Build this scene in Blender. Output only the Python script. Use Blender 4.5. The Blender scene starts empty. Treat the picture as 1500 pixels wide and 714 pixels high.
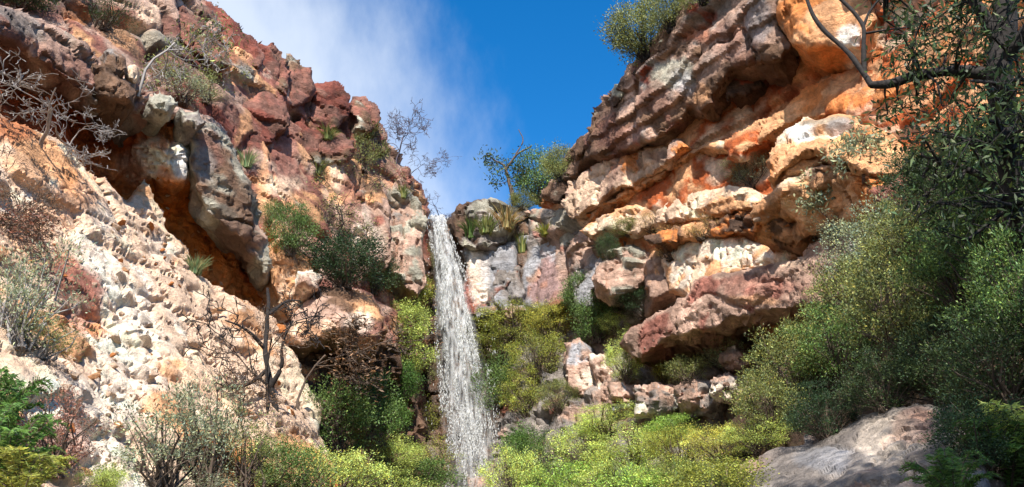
import bpy, math, random
import numpy as np
from mathutils import Vector, Matrix
from mathutils.bvhtree import BVHTree

random.seed(7)
rng = np.random.default_rng(7)
S = bpy.context.scene
C = S.collection

# ------------------------------------------------------------------ camera
W, H, FPX = 1500.0, 714.0, 1299.0
PITCH = math.radians(22)
EYE = np.array([0.0, 0.0, 1.6])
cam_d = bpy.data.cameras.new('camera')
cam = bpy.data.objects.new('camera', cam_d)
C.objects.link(cam)
cam.location = EYE
cam.rotation_euler = (math.pi / 2 + PITCH, 0, 0)
cam_d.sensor_width = 36.0
cam_d.lens = 36.0 * FPX / W
cam_d.clip_start = 0.1
cam_d.clip_end = 5000
S.camera = cam
S.render.resolution_x, S.render.resolution_y = 1024, 487

# ------------------------------------------------------------------ sun, sky, exposure
SUN_EL = math.radians(48)
SUN_AZ = math.radians(179)              # 0 = +Y, clockwise; 180 = straight behind the camera
sd = np.array([math.sin(SUN_AZ) * math.cos(SUN_EL), math.cos(SUN_AZ) * math.cos(SUN_EL), math.sin(SUN_EL)])
sun_d = bpy.data.lights.new('sun', 'SUN')
sun_d.energy = 4.8
sun_d.angle = math.radians(0.5)
sun_d.color = (1.0, 0.95, 0.87)
sun = bpy.data.objects.new('sun', sun_d)
C.objects.link(sun)
sun.rotation_euler = Vector(-sd).to_track_quat('-Z', 'Y').to_euler()
sun.location = (0, -10, 60)

world = bpy.data.worlds.new('World')
S.world = world
world.use_nodes = True
wn, wl = world.node_tree.nodes, world.node_tree.links
wn.clear()
sky = wn.new('ShaderNodeTexSky')
sky.sky_type = 'NISHITA'
sky.sun_disc = False
sky.sun_elevation = SUN_EL
sky.sun_rotation = SUN_AZ
sky.altitude = 900
sky.air_density = 1.0
sky.dust_density = 0.3
sky.ozone_density = 3.0
# thin cloud: a broad veil of cloud fading out along a soft ragged edge
geo = wn.new('ShaderNodeTexCoord')
mp = wn.new('ShaderNodeMapping'); mp.inputs['Scale'].default_value = (1.6, 1.0, 0.8); mp.inputs['Rotation'].default_value = (0, 0.5, 0)
wl.new(geo.outputs['Generated'], mp.inputs['Vector'])
nz = wn.new('ShaderNodeTexNoise')
nz.inputs['Scale'].default_value = 4.0
nz.inputs['Detail'].default_value = 9
nz.inputs['Roughness'].default_value = 0.58
wl.new(mp.outputs['Vector'], nz.inputs['Vector'])
sep = wn.new('ShaderNodeSeparateXYZ'); wl.new(geo.outputs['Generated'], sep.inputs[0])
def wmath(op, a, b=None, c=None):
    n = wn.new('ShaderNodeMath'); n.operation = op
    for i, v in enumerate((a, b, c)):
        if v is None: continue
        if isinstance(v, (int, float)): n.inputs[i].default_value = v
        else: wl.new(v, n.inputs[i])
    return n.outputs[0]
# distance across the veil's edge: the edge runs from the lip of the fall up to the left
edge = wmath('MULTIPLY_ADD', sep.outputs['X'], -1.0, 0.2175)
edge = wmath('MULTIPLY_ADD', sep.outputs['Z'], -0.6, edge)
nn = wmath('MULTIPLY_ADD', nz.outputs['Fac'], 0.5, -0.25)
edge = wmath('ADD', edge, nn)
mr = wn.new('ShaderNodeMapRange'); mr.interpolation_type = 'SMOOTHSTEP'
mr.inputs['From Min'].default_value = -0.10; mr.inputs['From Max'].default_value = 0.22
mr.inputs['To Min'].default_value = 0.0; mr.inputs['To Max'].default_value = 0.72
wl.new(edge, mr.inputs['Value'])
hs = wn.new('ShaderNodeHueSaturation'); hs.inputs['Saturation'].default_value = 1.38
wl.new(sky.outputs[0], hs.inputs['Color'])
mixc = wn.new('ShaderNodeMix'); mixc.data_type = 'RGBA'
wl.new(mr.outputs[0], mixc.inputs['Factor'])
wl.new(hs.outputs[0], mixc.inputs['A'])
mixc.inputs['B'].default_value = (4.4, 4.75, 5.2, 1)
bg = wn.new('ShaderNodeBackground'); bg.inputs['Strength'].default_value = 0.125
wo = wn.new('ShaderNodeOutputWorld')
wl.new(mixc.outputs['Result'], bg.inputs[0]); wl.new(bg.outputs[0], wo.inputs[0])
S.view_settings.view_transform = 'Standard'
S.view_settings.look = 'None'
S.view_settings.gamma = 1.0
S.view_settings.exposure = 0.9

# ------------------------------------------------------------------ pixel -> place
cp, sp_ = math.cos(PITCH), math.sin(PITCH)
def ray(px, py):
    x = (np.asarray(px, float) - W / 2) / FPX
    u = (H / 2 - np.asarray(py, float)) / FPX
    return np.stack([x, cp - u * sp_, sp_ + u * cp], -1)
def place(px, py, hd):
    r = ray(px, py)
    k = np.asarray(hd) / np.hypot(r[..., 0], r[..., 1])
    return EYE + r * k[..., None]

# ------------------------------------------------------------------ numpy noise
def hsh(ix, iy, iz, seed):
    h = (ix.astype(np.int64) * 374761393 + iy.astype(np.int64) * 668265263 + iz.astype(np.int64) * 2147483647 + seed * 1274126177) & 0xffffffff
    h = ((h ^ (h >> 13)) * 1274126177) & 0xffffffff
    h = ((h ^ (h >> 16)) * 2246822519) & 0xffffffff
    h = h ^ (h >> 15)
    return (h & 0xffffff) / float(0xffffff)
def vnoise(p, seed=0):
    i = np.floor(p).astype(np.int64); f = p - i
    f = f * f * f * (f * (f * 6 - 15) + 10)
    r = 0
    for dx in (0, 1):
        for dy in (0, 1):
            for dz in (0, 1):
                w = (f[:, 0] if dx else 1 - f[:, 0]) * (f[:, 1] if dy else 1 - f[:, 1]) * (f[:, 2] if dz else 1 - f[:, 2])
                r = r + w * hsh(i[:, 0] + dx, i[:, 1] + dy, i[:, 2] + dz, seed)
    return r * 2 - 1
def fbm(p, octs=4, seed=0, gain=0.5):
    a, s, r = 1.0, 0.0, 0
    for o in range(octs):
        r = r + a * vnoise(p * (2.03 ** o) + o * 17.3, seed + o); s += a; a *= gain
    return r / s * 1.6
def worley(p, seed=0, jit=0.9):
    i = np.floor(p).astype(np.int64)
    f1 = np.full(len(p), 9.0); f2 = np.full(len(p), 9.0)
    cid = np.zeros((len(p), 3), np.int64); off = np.zeros((len(p), 3))
    for dx in (-1, 0, 1):
        for dy in (-1, 0, 1):
            for dz in (-1, 0, 1):
                c = i + np.array([dx, dy, dz])
                q = np.stack([hsh(c[:, 0], c[:, 1], c[:, 2], seed + k) for k in (11, 12, 13)], -1)
                v = p - (c + 0.5 + (q - 0.5) * jit)
                d = np.sqrt((v * v).sum(1))
                m = d < f1
                f2 = np.where(m, f1, np.minimum(f2, d))
                f1 = np.where(m, d, f1)
                cid[m] = c[m]; off[m] = v[m]
    return f1, f2, cid, off
def blocks(p, seed=0, jit=0.75, tilt=0.9, sharp=4.0, box=0.75):
    """upper envelope of flat-faced bumps: faces are planes, neighbours meet in a joint"""
    i = np.floor(p).astype(np.int64)
    b1 = np.full(len(p), -9.0); b2 = np.full(len(p), -9.0); rid = np.zeros(len(p)); rid2 = np.zeros(len(p))
    for dx in (-1, 0, 1):
        for dy in (-1, 0, 1):
            for dz in (-1, 0, 1):
                cx, cy, cz = i[:, 0] + dx, i[:, 1] + dy, i[:, 2] + dz
                q = [hsh(cx, cy, cz, seed + k) for k in range(11, 18)]
                vx = p[:, 0] - (cx + .5 + (q[0] - .5) * jit); vy = p[:, 1] - (cy + .5 + (q[1] - .5) * jit); vz = p[:, 2] - (cz + .5 + (q[2] - .5) * jit)
                e = box * np.maximum(np.maximum(np.abs(vx), np.abs(vy)), np.abs(vz)) + (1 - box) * np.sqrt(vx * vx + vy * vy + vz * vz)
                h = (q[3] - .5) + tilt * ((q[4] - .5) * vx + (q[5] - .5) * vy + (q[6] - .5) * vz) * 1.6 - 1.1 * (e / 0.72) ** sharp
                m = h > b1
                b2 = np.where(m, b1, np.maximum(b2, h)); b1 = np.where(m, h, b1); rid = np.where(m, q[3], rid); rid2 = np.where(m, q[5], rid2)
    return b1, b1 - b2, rid, rid2
def sstep(a, b, x):
    t = np.clip((x - a) / (b - a), 0, 1); return t * t * (3 - 2 * t)

def lin(c):
    c = np.array(c, float) / 255.0
    return np.where(c <= 0.04045, c / 12.92, ((c + 0.055) / 1.055) ** 2.4)
PAL = {k: lin(v) for k, v in dict(
    cream=(238, 203, 172), pale=(240, 220, 198), white=(240, 234, 226), tan=(222, 166, 120), orange=(218, 138, 78), deep=(190, 98, 50), ochre=(216, 122, 48),
    rust=(150, 68, 42), purple=(134, 94, 80), darkred=(132, 74, 60), grey=(140, 130, 122), lichen=(172, 166, 148), dark=(74, 60, 55),
    pink=(188, 154, 134), brown=(120, 92, 72), umber=(92, 70, 56), red=(162, 106, 90), bluegrey=(168, 166, 168), moss=(92, 96, 40), earth=(96, 78, 58)).items()}

# ------------------------------------------------------------------ materials
def nd(m, t, **kw):
    n = m.node_tree.nodes.new(t)
    for k, v in kw.items(): setattr(n, k, v)
    return n
def new_mat(name):
    m = bpy.data.materials.new(name); m.use_nodes = True
    m.node_tree.nodes.clear()
    o = nd(m, 'ShaderNodeOutputMaterial'); b = nd(m, 'ShaderNodeBsdfPrincipled')
    m.node_tree.links.new(b.outputs[0], o.inputs[0])
    return m, b, m.node_tree.links, o
def rock_material(name, rough=0.85, spec=0.25, bump=0.7):
    m, b, L, o = new_mat(name)
    at = nd(m, 'ShaderNodeAttribute'); at.attribute_name = 'Col'
    tc = nd(m, 'ShaderNodeTexCoord')
    n1 = nd(m, 'ShaderNodeTexNoise'); n1.inputs['Scale'].default_value = 2.6; n1.inputs['Detail'].default_value = 9; n1.inputs['Roughness'].default_value = 0.68
    L.new(tc.outputs['Object'], n1.inputs['Vector'])
    n2 = nd(m, 'ShaderNodeTexNoise'); n2.inputs['Scale'].default_value = 11; n2.inputs['Detail'].default_value = 6; n2.inputs['Roughness'].default_value = 0.7
    L.new(tc.outputs['Object'], n2.inputs['Vector'])
    r = nd(m, 'ShaderNodeMapRange'); r.inputs['From Min'].default_value = 0.3; r.inputs['From Max'].default_value = 0.7
    r.inputs['To Min'].default_value = 0.62; r.inputs['To Max'].default_value = 1.3
    L.new(n1.outputs['Fac'], r.inputs['Value'])
    r2 = nd(m, 'ShaderNodeMapRange'); r2.inputs['From Min'].default_value = 0.3; r2.inputs['From Max'].default_value = 0.7
    r2.inputs['To Min'].default_value = 0.8; r2.inputs['To Max'].default_value = 1.2
    L.new(n2.outputs['Fac'], r2.inputs['Value'])
    mu = nd(m, 'ShaderNodeMath', operation='MULTIPLY'); L.new(r.outputs[0], mu.inputs[0]); L.new(r2.outputs[0], mu.inputs[1])
    mx = nd(m, 'ShaderNodeMix', data_type='RGBA', blend_type='MULTIPLY'); mx.inputs['Factor'].default_value = 1
    L.new(at.outputs['Color'], mx.inputs['A']); L.new(mu.outputs[0], mx.inputs['B'])
    # dark mineral varnish and lichen, in patches with a shape of their own
    mpv = nd(m, 'ShaderNodeMapping'); mpv.inputs['Scale'].default_value = (1.5, 1.5, 0.8); L.new(tc.outputs['Object'], mpv.inputs[0])
    n3 = nd(m, 'ShaderNodeTexNoise'); n3.inputs['Scale'].default_value = 1.3; n3.inputs['Detail'].default_value = 10; n3.inputs['Roughness'].default_value = 0.74; n3.inputs['Distortion'].default_value = .4
    L.new(mpv.outputs[0], n3.inputs['Vector'])
    r3 = nd(m, 'ShaderNodeMapRange'); r3.inputs['From Min'].default_value = 0.52; r3.inputs['From Max'].default_value = 0.66; L.new(n3.outputs['Fac'], r3.inputs['Value'])
    va = nd(m, 'ShaderNodeMath', operation='MULTIPLY'); L.new(r3.outputs[0], va.inputs[0]); L.new(at.outputs['Alpha'], va.inputs[1])
    mv = nd(m, 'ShaderNodeMix', data_type='RGBA', blend_type='MIX'); L.new(va.outputs[0], mv.inputs['Factor']); L.new(mx.outputs['Result'], mv.inputs['A']); mv.inputs['B'].default_value = (.05, .04, .033, 1)
    L.new(mv.outputs['Result'], b.inputs['Base Color'])
    b.inputs['Roughness'].default_value = rough
    b.inputs['Specular IOR Level'].default_value = spec
    vo = nd(m, 'ShaderNodeTexVoronoi'); vo.feature = 'DISTANCE_TO_EDGE'; vo.inputs['Scale'].default_value = 1.7
    dv = nd(m, 'ShaderNodeVectorMath', operation='MULTIPLY_ADD'); dv.inputs[1].default_value = (0.6, 0.6, 0.6)
    L.new(n1.outputs['Color'], dv.inputs[0]); L.new(tc.outputs['Object'], dv.inputs[2]); L.new(dv.outputs[0], vo.inputs['Vector'])
    cr = nd(m, 'ShaderNodeMapRange'); cr.inputs['From Max'].default_value = 0.05; L.new(vo.outputs['Distance'], cr.inputs['Value'])
    a1 = nd(m, 'ShaderNodeMath', operation='MULTIPLY_ADD'); L.new(n1.outputs['Fac'], a1.inputs[0]); a1.inputs[1].default_value = 1.6; L.new(n2.outputs['Fac'], a1.inputs[2])
    a2 = nd(m, 'ShaderNodeMath', operation='MULTIPLY_ADD'); L.new(cr.outputs[0], a2.inputs[0]); a2.inputs[1].default_value = 0.25; L.new(a1.outputs[0], a2.inputs[2])
    mpb = nd(m, 'ShaderNodeMapping'); mpb.inputs['Scale'].default_value = (.5, .5, 7.0); L.new(tc.outputs['Object'], mpb.inputs[0])
    nb = nd(m, 'ShaderNodeTexNoise'); nb.inputs['Scale'].default_value = 1.0; nb.inputs['Detail'].default_value = 4; L.new(mpb.outputs[0], nb.inputs['Vector'])
    a3 = nd(m, 'ShaderNodeMath', operation='MULTIPLY_ADD'); L.new(nb.outputs['Fac'], a3.inputs[0]); a3.inputs[1].default_value = 0.9; L.new(a2.outputs[0], a3.inputs[2]); a2 = a3
    bp = nd(m, 'ShaderNodeBump'); bp.inputs['Strength'].default_value = bump; bp.inputs['Distance'].default_value = 0.22
    L.new(a2.outputs[0], bp.inputs['Height']); L.new(bp.outputs[0], b.inputs['Normal'])
    return m
M_ROCK = rock_material('sandstone')
M_WET = rock_material('wet_sandstone', rough=0.35, spec=0.5)
M_EARTH = rock_material('leafy_earth', bump=1.0)

def leaf_material():
    m, b, L, o = new_mat('leaf')
    at = nd(m, 'ShaderNodeAttribute'); at.attribute_name = 'Col'
    oi = nd(m, 'ShaderNodeObjectInfo')
    mx = nd(m, 'ShaderNodeMix', data_type='RGBA', blend_type='MULTIPLY'); mx.inputs['Factor'].default_value = 1
    L.new(at.outputs['Color'], mx.inputs['A']); L.new(oi.outputs['Color'], mx.inputs['B'])
    L.new(mx.outputs['Result'], b.inputs['Base Color'])
    b.inputs['Roughness'].default_value = 0.5; b.inputs['Specular IOR Level'].default_value = 0.35
    tr = nd(m, 'ShaderNodeBsdfTranslucent'); L.new(mx.outputs['Result'], tr.inputs['Color'])
    ms = nd(m, 'ShaderNodeMixShader'); ms.inputs[0].default_value = 0.35
    L.new(b.outputs[0], ms.inputs[1]); L.new(tr.outputs[0], ms.inputs[2]); L.new(ms.outputs[0], o.inputs[0])
    return m
M_LEAF = leaf_material()
def bark_material():
    m, b, L, o = new_mat('bark')
    oi = nd(m, 'ShaderNodeObjectInfo')
    tc = nd(m, 'ShaderNodeTexCoord'); n1 = nd(m, 'ShaderNodeTexNoise'); n1.inputs['Scale'].default_value = 14; n1.inputs['Detail'].default_value = 5
    L.new(tc.outputs['Object'], n1.inputs['Vector'])
    r = nd(m, 'ShaderNodeMapRange'); r.inputs['To Min'].default_value = 0.45; r.inputs['To Max'].default_value = 1.5; L.new(n1.outputs['Fac'], r.inputs['Value'])
    mx = nd(m, 'ShaderNodeMix', data_type='RGBA', blend_type='MULTIPLY'); mx.inputs['Factor'].default_value = 1
    L.new(oi.outputs['Color'], mx.inputs['A']); L.new(r.outputs[0], mx.inputs['B']); L.new(mx.outputs['Result'], b.inputs['Base Color'])
    bp = nd(m, 'ShaderNodeBump'); bp.inputs['Strength'].default_value = 0.6; bp.inputs['Distance'].default_value = 0.03
    L.new(n1.outputs['Fac'], bp.inputs['Height']); L.new(bp.outputs[0], b.inputs['Normal'])
    b.inputs['Roughness'].default_value = 0.9
    return m
M_BARK = bark_material()

# ------------------------------------------------------------------ mesh helpers
def mesh_np(name, v, faces, col=None, mat=None, smooth=False):
    """faces: list of int arrays, each (n,3) or (n,4)"""
    me = bpy.data.meshes.new(name)
    v = np.ascontiguousarray(v, np.float32)
    me.vertices.add(len(v)); me.vertices.foreach_set('co', v.ravel())
    faces = [f for f in faces if len(f)]
    tot = sum(f.size for f in faces); nf = sum(len(f) for f in faces)
    me.loops.add(tot); me.polygons.add(nf)
    li = np.concatenate([f.ravel() for f in faces]).astype(np.int32)
    ln = np.concatenate([np.full(len(f), f.shape[1]) for f in faces]).astype(np.int32)
    me.loops.foreach_set('vertex_index', li)
    me.polygons.foreach_set('loop_start', np.concatenate([[0], np.cumsum(ln)[:-1]]).astype(np.int32))
    me.polygons.foreach_set('loop_total', ln)
    if smooth: me.polygons.foreach_set('use_smooth', np.ones(nf, bool))
    me.update(calc_edges=True); me.validate()
    if col is not None:
        a = me.color_attributes.new('Col', 'FLOAT_COLOR', 'POINT')
        c4 = np.ones((len(v), 4), np.float32); c4[:, :col.shape[1]] = col
        a.data.foreach_set('color', c4.ravel())
    if mat: me.materials.append(mat)
    return me
def link(name, me, parent=None):
    o = bpy.data.objects.new(name, me); C.objects.link(o)
    if parent is not None: o.parent = parent
    return o
def tag(o, label, cat, group=None):
    o['label'] = label; o['category'] = cat
    if group: o['group'] = group
    return o

BV, BF, BN = [], [], [0]          # everything a plant can stand on
def register(v, tri):
    BV.append(v); BF.append(tri + BN[0]); BN[0] += len(v)

# ------------------------------------------------------------------ rock masses
def rbf(ctrl):
    c = np.array(ctrl, float); p = c[:, :2] / 100; z = c[:, 2]; n = len(p)
    D = np.sqrt(((p[:, None] - p[None]) ** 2).sum(-1))
    A = np.zeros((n + 3, n + 3)); A[:n, :n] = D - 0.02 * np.eye(n); A[:n, n] = 1; A[:n, n + 1:] = p; A[n, :n] = 1; A[n + 1:, :n] = p.T
    w = np.linalg.lstsq(A, np.concatenate([z, [0, 0, 0]]), rcond=None)[0]
    def f(x, y):
        q = np.stack([x, y], -1) / 100
        return np.sqrt(((q[:, None] - p[None]) ** 2).sum(-1)) @ w[:n] + w[n] + q @ w[n + 1:]
    return f
def poly_dist(poly, x, y):
    P = np.array(poly, float); Q = np.roll(P, -1, 0)
    best = np.full(len(x), 1e9); nx = x.copy(); ny = y.copy(); ins = np.zeros(len(x), bool)
    for (ax, ay), (bx, by) in zip(P, Q):
        dx, dy = bx - ax, by - ay
        t = np.clip(((x - ax) * dx + (y - ay) * dy) / (dx * dx + dy * dy + 1e-9), 0, 1)
        qx, qy = ax + t * dx, ay + t * dy
        d = np.hypot(x - qx, y - qy); m = d < best
        best[m] = d[m]; nx[m] = qx[m]; ny[m] = qy[m]
        if ay != by:
            cr = ((ay > y) != (by > y)) & (x < (bx - ax) * (y - ay) / (by - ay) + ax)
            ins ^= cr
    return ins, best, nx, ny
def rough_outline(poly, amp, seed):
    """subdivide a traced outline and break it up so that it is not drawn with a ruler"""
    r = np.random.default_rng(seed); P = [np.array(p, float) for p in poly]
    for a in (amp, amp * 0.55, amp * 0.3):
        Q = []
        for i, p in enumerate(P):
            q = P[(i + 1) % len(P)]; d = q - p; l = np.hypot(*d)
            Q.append(p)
            if l > 7: Q.append((p + q) / 2 + np.array([-d[1], d[0]]) / l * r.normal() * min(a, l * 0.16))
        P = Q
    return [tuple(p) for p in P]

def rock(name, poly, ctrl, base, spots=(), step=3.0, block=(1.6, 0.30), strata=(0.9, 0.30), rough=0.18, fine=0.05, pits=0.0,
         edge=(0.5, 0.6), thick=3.0, back=(0, 1, 0), parent=None, kind=None, mat=None, seed=1, outline=3.0, streak=0.35, aniso=(1, 1, 1.3),
         crack=0.12, yaw=0.0, varnish=0.32):
    """A rock mass: outline and distances traced on the ground; solid, with rounded edges, joints and ledges in metres."""
    poly = rough_outline(poly, outline, seed)
    P = np.array(poly); x0, y0 = P.min(0) - step; x1, y1 = P.max(0) + step
    nx, ny = int((x1 - x0) / step) + 2, int((y1 - y0) / step) + 2
    gx, gy = np.meshgrid(x0 + np.arange(nx) * step, y0 + np.arange(ny) * step)
    gx, gy = gx.ravel(), gy.ravel()
    ins, dist, qx, qy = poly_dist(poly, gx, gy)
    keep = ins | (dist < step * 0.75)
    snap = (~ins & keep) | (ins & (dist < step * 0.35))
    gx = np.where(snap, qx, gx); gy = np.where(snap, qy, gy); dist = np.where(ins & ~snap, dist, 0)
    idx = np.arange(nx * ny).reshape(ny, nx)
    a, b, c, d = idx[:-1, :-1].ravel(), idx[:-1, 1:].ravel(), idx[1:, 1:].ravel(), idx[1:, :-1].ravel()
    m = keep[a] & keep[b] & keep[c] & keep[d]
    quads = np.stack([a[m], d[m], c[m], b[m]], -1)          # faces towards the camera side
    used = np.unique(quads); remap = np.full(nx * ny, -1); remap[used] = np.arange(len(used))
    quads = remap[quads]; gx, gy, dist = gx[used], gy[used], dist[used]
    hd = rbf(ctrl)(gx, gy)
    dm = dist * hd / FPX
    ew, er = edge
    t = np.clip(dm / ew, 0, 1)
    hd = hd + er * (1 - np.clip(1 - (1 - t) ** 2.6, 0, 1) ** (1 / 2.6))
    v = place(gx, gy, hd)
    def normals(v):
        fn = np.cross(v[quads[:, 2]] - v[quads[:, 0]], v[quads[:, 3]] - v[quads[:, 1]])
        n = np.zeros_like(v)
        for k in range(4): np.add.at(n, quads[:, k], fn)
        return n / (np.linalg.norm(n, axis=1, keepdims=True) + 1e-9)
    v0 = place(gx, gy, rbf(ctrl)(gx, gy)); n = normals(v0)
    tc = EYE - v0; tc /= np.linalg.norm(tc, axis=1, keepdims=True)
    n = n + 0.7 * tc; n /= np.linalg.norm(n, axis=1, keepdims=True)
    # world-space relief
    q = v + 0.22 * np.stack([fbm(v * 0.7, 3, seed + 31), fbm(v * 0.7, 3, seed + 32), fbm(v * 0.7, 3, seed + 33)], -1)
    bs, ba = block
    cy_, sy_ = math.cos(yaw), math.sin(yaw)
    qr = np.stack([q[:, 0] * cy_ + q[:, 1] * sy_, -q[:, 0] * sy_ + q[:, 1] * cy_, q[:, 2]], -1)
    bh, bg_, r1, r2 = blocks(qr / (bs * np.array(aniso)), seed, sharp=14.0, box=.93, tilt=1.1)
    disp = ba * bh - crack * (1 - sstep(0.0, 0.16, bg_))
    ch, cg, r3, r4 = blocks(qr / (bs * 0.37 * np.array(aniso)) + 7.7, seed + 5, sharp=10.0, box=.9, tilt=1.1)
    pat = 0.35 + 0.65 * sstep(-.1, .4, fbm(v * .35, 2, seed + 26))
    disp += pat * (ba * 0.28 * ch - crack * 0.25 * (1 - sstep(0.0, 0.14, cg)))
    ih, ig, r5, r6 = blocks(qr / (bs * 0.8 * np.array(aniso)) + 3.3, seed + 9, sharp=2.5, tilt=1.6)
    disp -= ba * 0.22 * ih
    if strata[1] > 0:
        zz = (q[:, 2] + 0.5 * fbm(v * 0.16, 2, seed + 8)) / strata[0]
        zi = np.floor(zz); zf = zz - zi
        lay = hsh(zi.astype(np.int64), np.zeros(len(zi), np.int64), np.zeros(len(zi), np.int64), seed + 3)
        lat = 0.5 + 0.5 * np.clip(fbm(np.stack([q[:, 0] * 0.3, q[:, 1] * 0.3, zi * 3.1], -1), 2, seed + 4), -1, 1)
        prof = (1 - (1 - np.clip(zf * 5, 0, 1)) ** 2) * 0.4 + 0.6 - 0.5 * zf
        disp += strata[1] * ((lay - 0.5) + 0.8 * prof * lat - 0.4)
    disp += rough * 0.7 * fbm(v * 0.55, 5, seed + 20, 0.5) + fine * fbm(v * 5.5, 3, seed + 24, 0.6)
    rd = 1 - np.abs(fbm(v * np.array([1.6, 1.6, 1.1]), 4, seed + 28, .55)); disp -= rough * 0.6 * sstep(.86, .98, rd)
    fh, fg, r7, r8 = blocks(qr / (bs * 0.16 * np.array(aniso)) + 1.7, seed + 13, sharp=3.0, tilt=1.4)
    disp -= ba * 0.06 * fh
    if pits > 0:
        for sc, k in ((1.1, 1.0), (0.45, 0.5)):
            pq = (v + 0.3 * sc * np.stack([fbm(v * 1.5 / sc, 2, seed + 41), fbm(v * 1.5 / sc, 2, seed + 42), fbm(v * 1.5 / sc, 2, seed + 43)], -1)) / (sc * np.array([1.25, 1.25, 0.7]))
            p1, p2, pc, po = worley(pq, seed + 40 + int(sc * 10))
            ph = hsh(pc[:, 0], pc[:, 1], pc[:, 2], seed + 44)
            rr = 0.22 + 0.35 * ph
            # scooped hollow with a sharp upper lip
            dd = np.clip(1 - p1 / rr, 0, 1) * (ph > 0.62) * 1.7
            disp -= pits * k * dd ** 0.7 * (1 + 0.8 * np.clip(po[:, 2] / rr, -1, 1))
            disp += pits * k * 0.15 * (0.4 - np.clip(p1, 0, 0.8))
    v = v + n * disp[:, None]
    # relax places where the relief is drawn out along the line of sight
    ee = np.unique(np.sort(np.concatenate([quads[:, [0, 1]], quads[:, [1, 2]], quads[:, [2, 3]], quads[:, [3, 0]]]), 1), axis=0)
    el = np.linalg.norm(v[ee[:, 0]] - v[ee[:, 1]], axis=1); mx_ = np.zeros(len(v))
    np.maximum.at(mx_, ee[:, 0], el); np.maximum.at(mx_, ee[:, 1], el)
    loc = np.linalg.norm(v0 - EYE, axis=1) / FPX * step
    lam = 0.65 * sstep(3.4, 8.0, mx_ / loc)
    cn = np.zeros(len(v)); np.add.at(cn, ee[:, 0], 1); np.add.at(cn, ee[:, 1], 1)
    for it in range(5):
        av = np.zeros_like(v); np.add.at(av, ee[:, 0], v[ee[:, 1]]); np.add.at(av, ee[:, 1], v[ee[:, 0]])
        v = v + lam[:, None] * (av / np.maximum(cn, 1)[:, None] - v)
    # ---- what colour the stone is
    names = [b_[0] for b_ in base]; wts = np.array([b_[1] for b_ in base], float); cum = np.cumsum(wts / wts.sum())
    sel = np.clip(0.5 + 0.5 * fbm(v * np.array([0.27, 0.27, 0.4]), 4, seed + 60, 0.6) + 0.3 * (r1 - 0.5) + 0.16 * (r3 - 0.5), 0, 0.9999)
    col = np.zeros((len(v), 3))
    for k, nm in enumerate(names):
        lo = cum[k - 1] if k else -1; hi = cum[k] if k < len(names) - 1 else 9
        w = sstep(lo - 0.05, lo + 0.05, sel) * (1 - sstep(hi - 0.05, hi + 0.05, sel))
        col += w[:, None] * PAL[nm]
    col /= 1e-6 + sum(sstep((cum[k - 1] if k else -1) - 0.05, (cum[k - 1] if k else -1) + 0.05, sel) * (1 - sstep((cum[k] if k < len(names) - 1 else 9) - 0.05, (cum[k] if k < len(names) - 1 else 9) + 0.05, sel)) for k in range(len(names)))[:, None]
    wob = fbm(v * 0.9, 4, seed + 64, 0.62)
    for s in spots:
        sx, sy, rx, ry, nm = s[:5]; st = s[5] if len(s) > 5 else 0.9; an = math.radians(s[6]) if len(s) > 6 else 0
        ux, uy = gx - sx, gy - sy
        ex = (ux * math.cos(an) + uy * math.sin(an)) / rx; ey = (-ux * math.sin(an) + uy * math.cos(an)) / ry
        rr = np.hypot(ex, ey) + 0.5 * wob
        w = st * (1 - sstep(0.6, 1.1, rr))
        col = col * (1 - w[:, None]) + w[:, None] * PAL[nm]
    # water and iron streaks running down the stone
    stn = fbm(np.stack([v[:, 0] * 2.2, v[:, 1] * 2.2, v[:, 2] * 0.22], -1), 4, seed + 66, 0.6)
    col *= (1 + streak * np.clip(stn, -0.9, 0.9))[:, None]
    col *= (1 + 0.3 * (r2 - 0.5) + 0.25 * (r4 - 0.5))[:, None]
    col = np.clip(col, 0.012, 0.9)
    # ---- the body behind the face
    e = np.concatenate([quads[:, [0, 1]], quads[:, [1, 2]], quads[:, [2, 3]], quads[:, [3, 0]]])
    key = np.sort(e, 1); kk = key[:, 0] * len(v) + key[:, 1]
    uq, inv, cnt = np.unique(kk, return_inverse=True, return_counts=True)
    be = e[cnt[inv] == 1]
    bv = np.unique(be); bm = np.full(len(v), -1); bm[bv] = np.arange(len(bv))
    bd = np.array(back, float); bd /= np.linalg.norm(bd)
    rings = [v]; cols = [col]; sk = []; prev = bm.copy(); prev_idx = bv; nv = len(v)
    cur = bv
    b0_, b1_ = bm[be[:, 0]], bm[be[:, 1]]; edge_p = v[bv].copy(); edge_c = col[bv].copy()
    bc = np.zeros(len(bv)); np.add.at(bc, b0_, 1); np.add.at(bc, b1_, 1); bc = np.maximum(bc, 1)[:, None]
    for fr in (0.04, 0.10, 0.18, 0.28, 0.40, 0.55, 0.75, 1.0):
        for it in range(7):
            for arr in (edge_p, edge_c):
                av = np.zeros_like(arr); np.add.at(av, b0_, arr[b1_]); np.add.at(av, b1_, arr[b0_]); arr += 0.5 * (av / bc - arr)
        pv = edge_p + bd * thick * fr
        am = 0.28 * min(1, 2.5 * thick * fr)
        pv = pv + am * np.stack([fbm(pv * 1.1, 4, seed + 80, .6), 0.3 * fbm(pv * 1.1, 3, seed + 82), fbm(pv * 1.1, 4, seed + 81, .6)], -1)
        if strata[1] > 0: pv[:, 2] += 0.10 * (hsh(np.floor((pv @ bd) / .35 + .6 * fbm(pv * .8, 2, seed + 83)).astype(np.int64), np.zeros(len(pv), np.int64), np.zeros(len(pv), np.int64), seed + 84) - .5)
        rings.append(pv); cols.append(np.clip(edge_c * (1 + .35 * fbm(pv * 1.3, 4, seed + 85, .6))[:, None], .012, .9))
        new = nv + np.arange(len(bv)); nv += len(bv)
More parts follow.
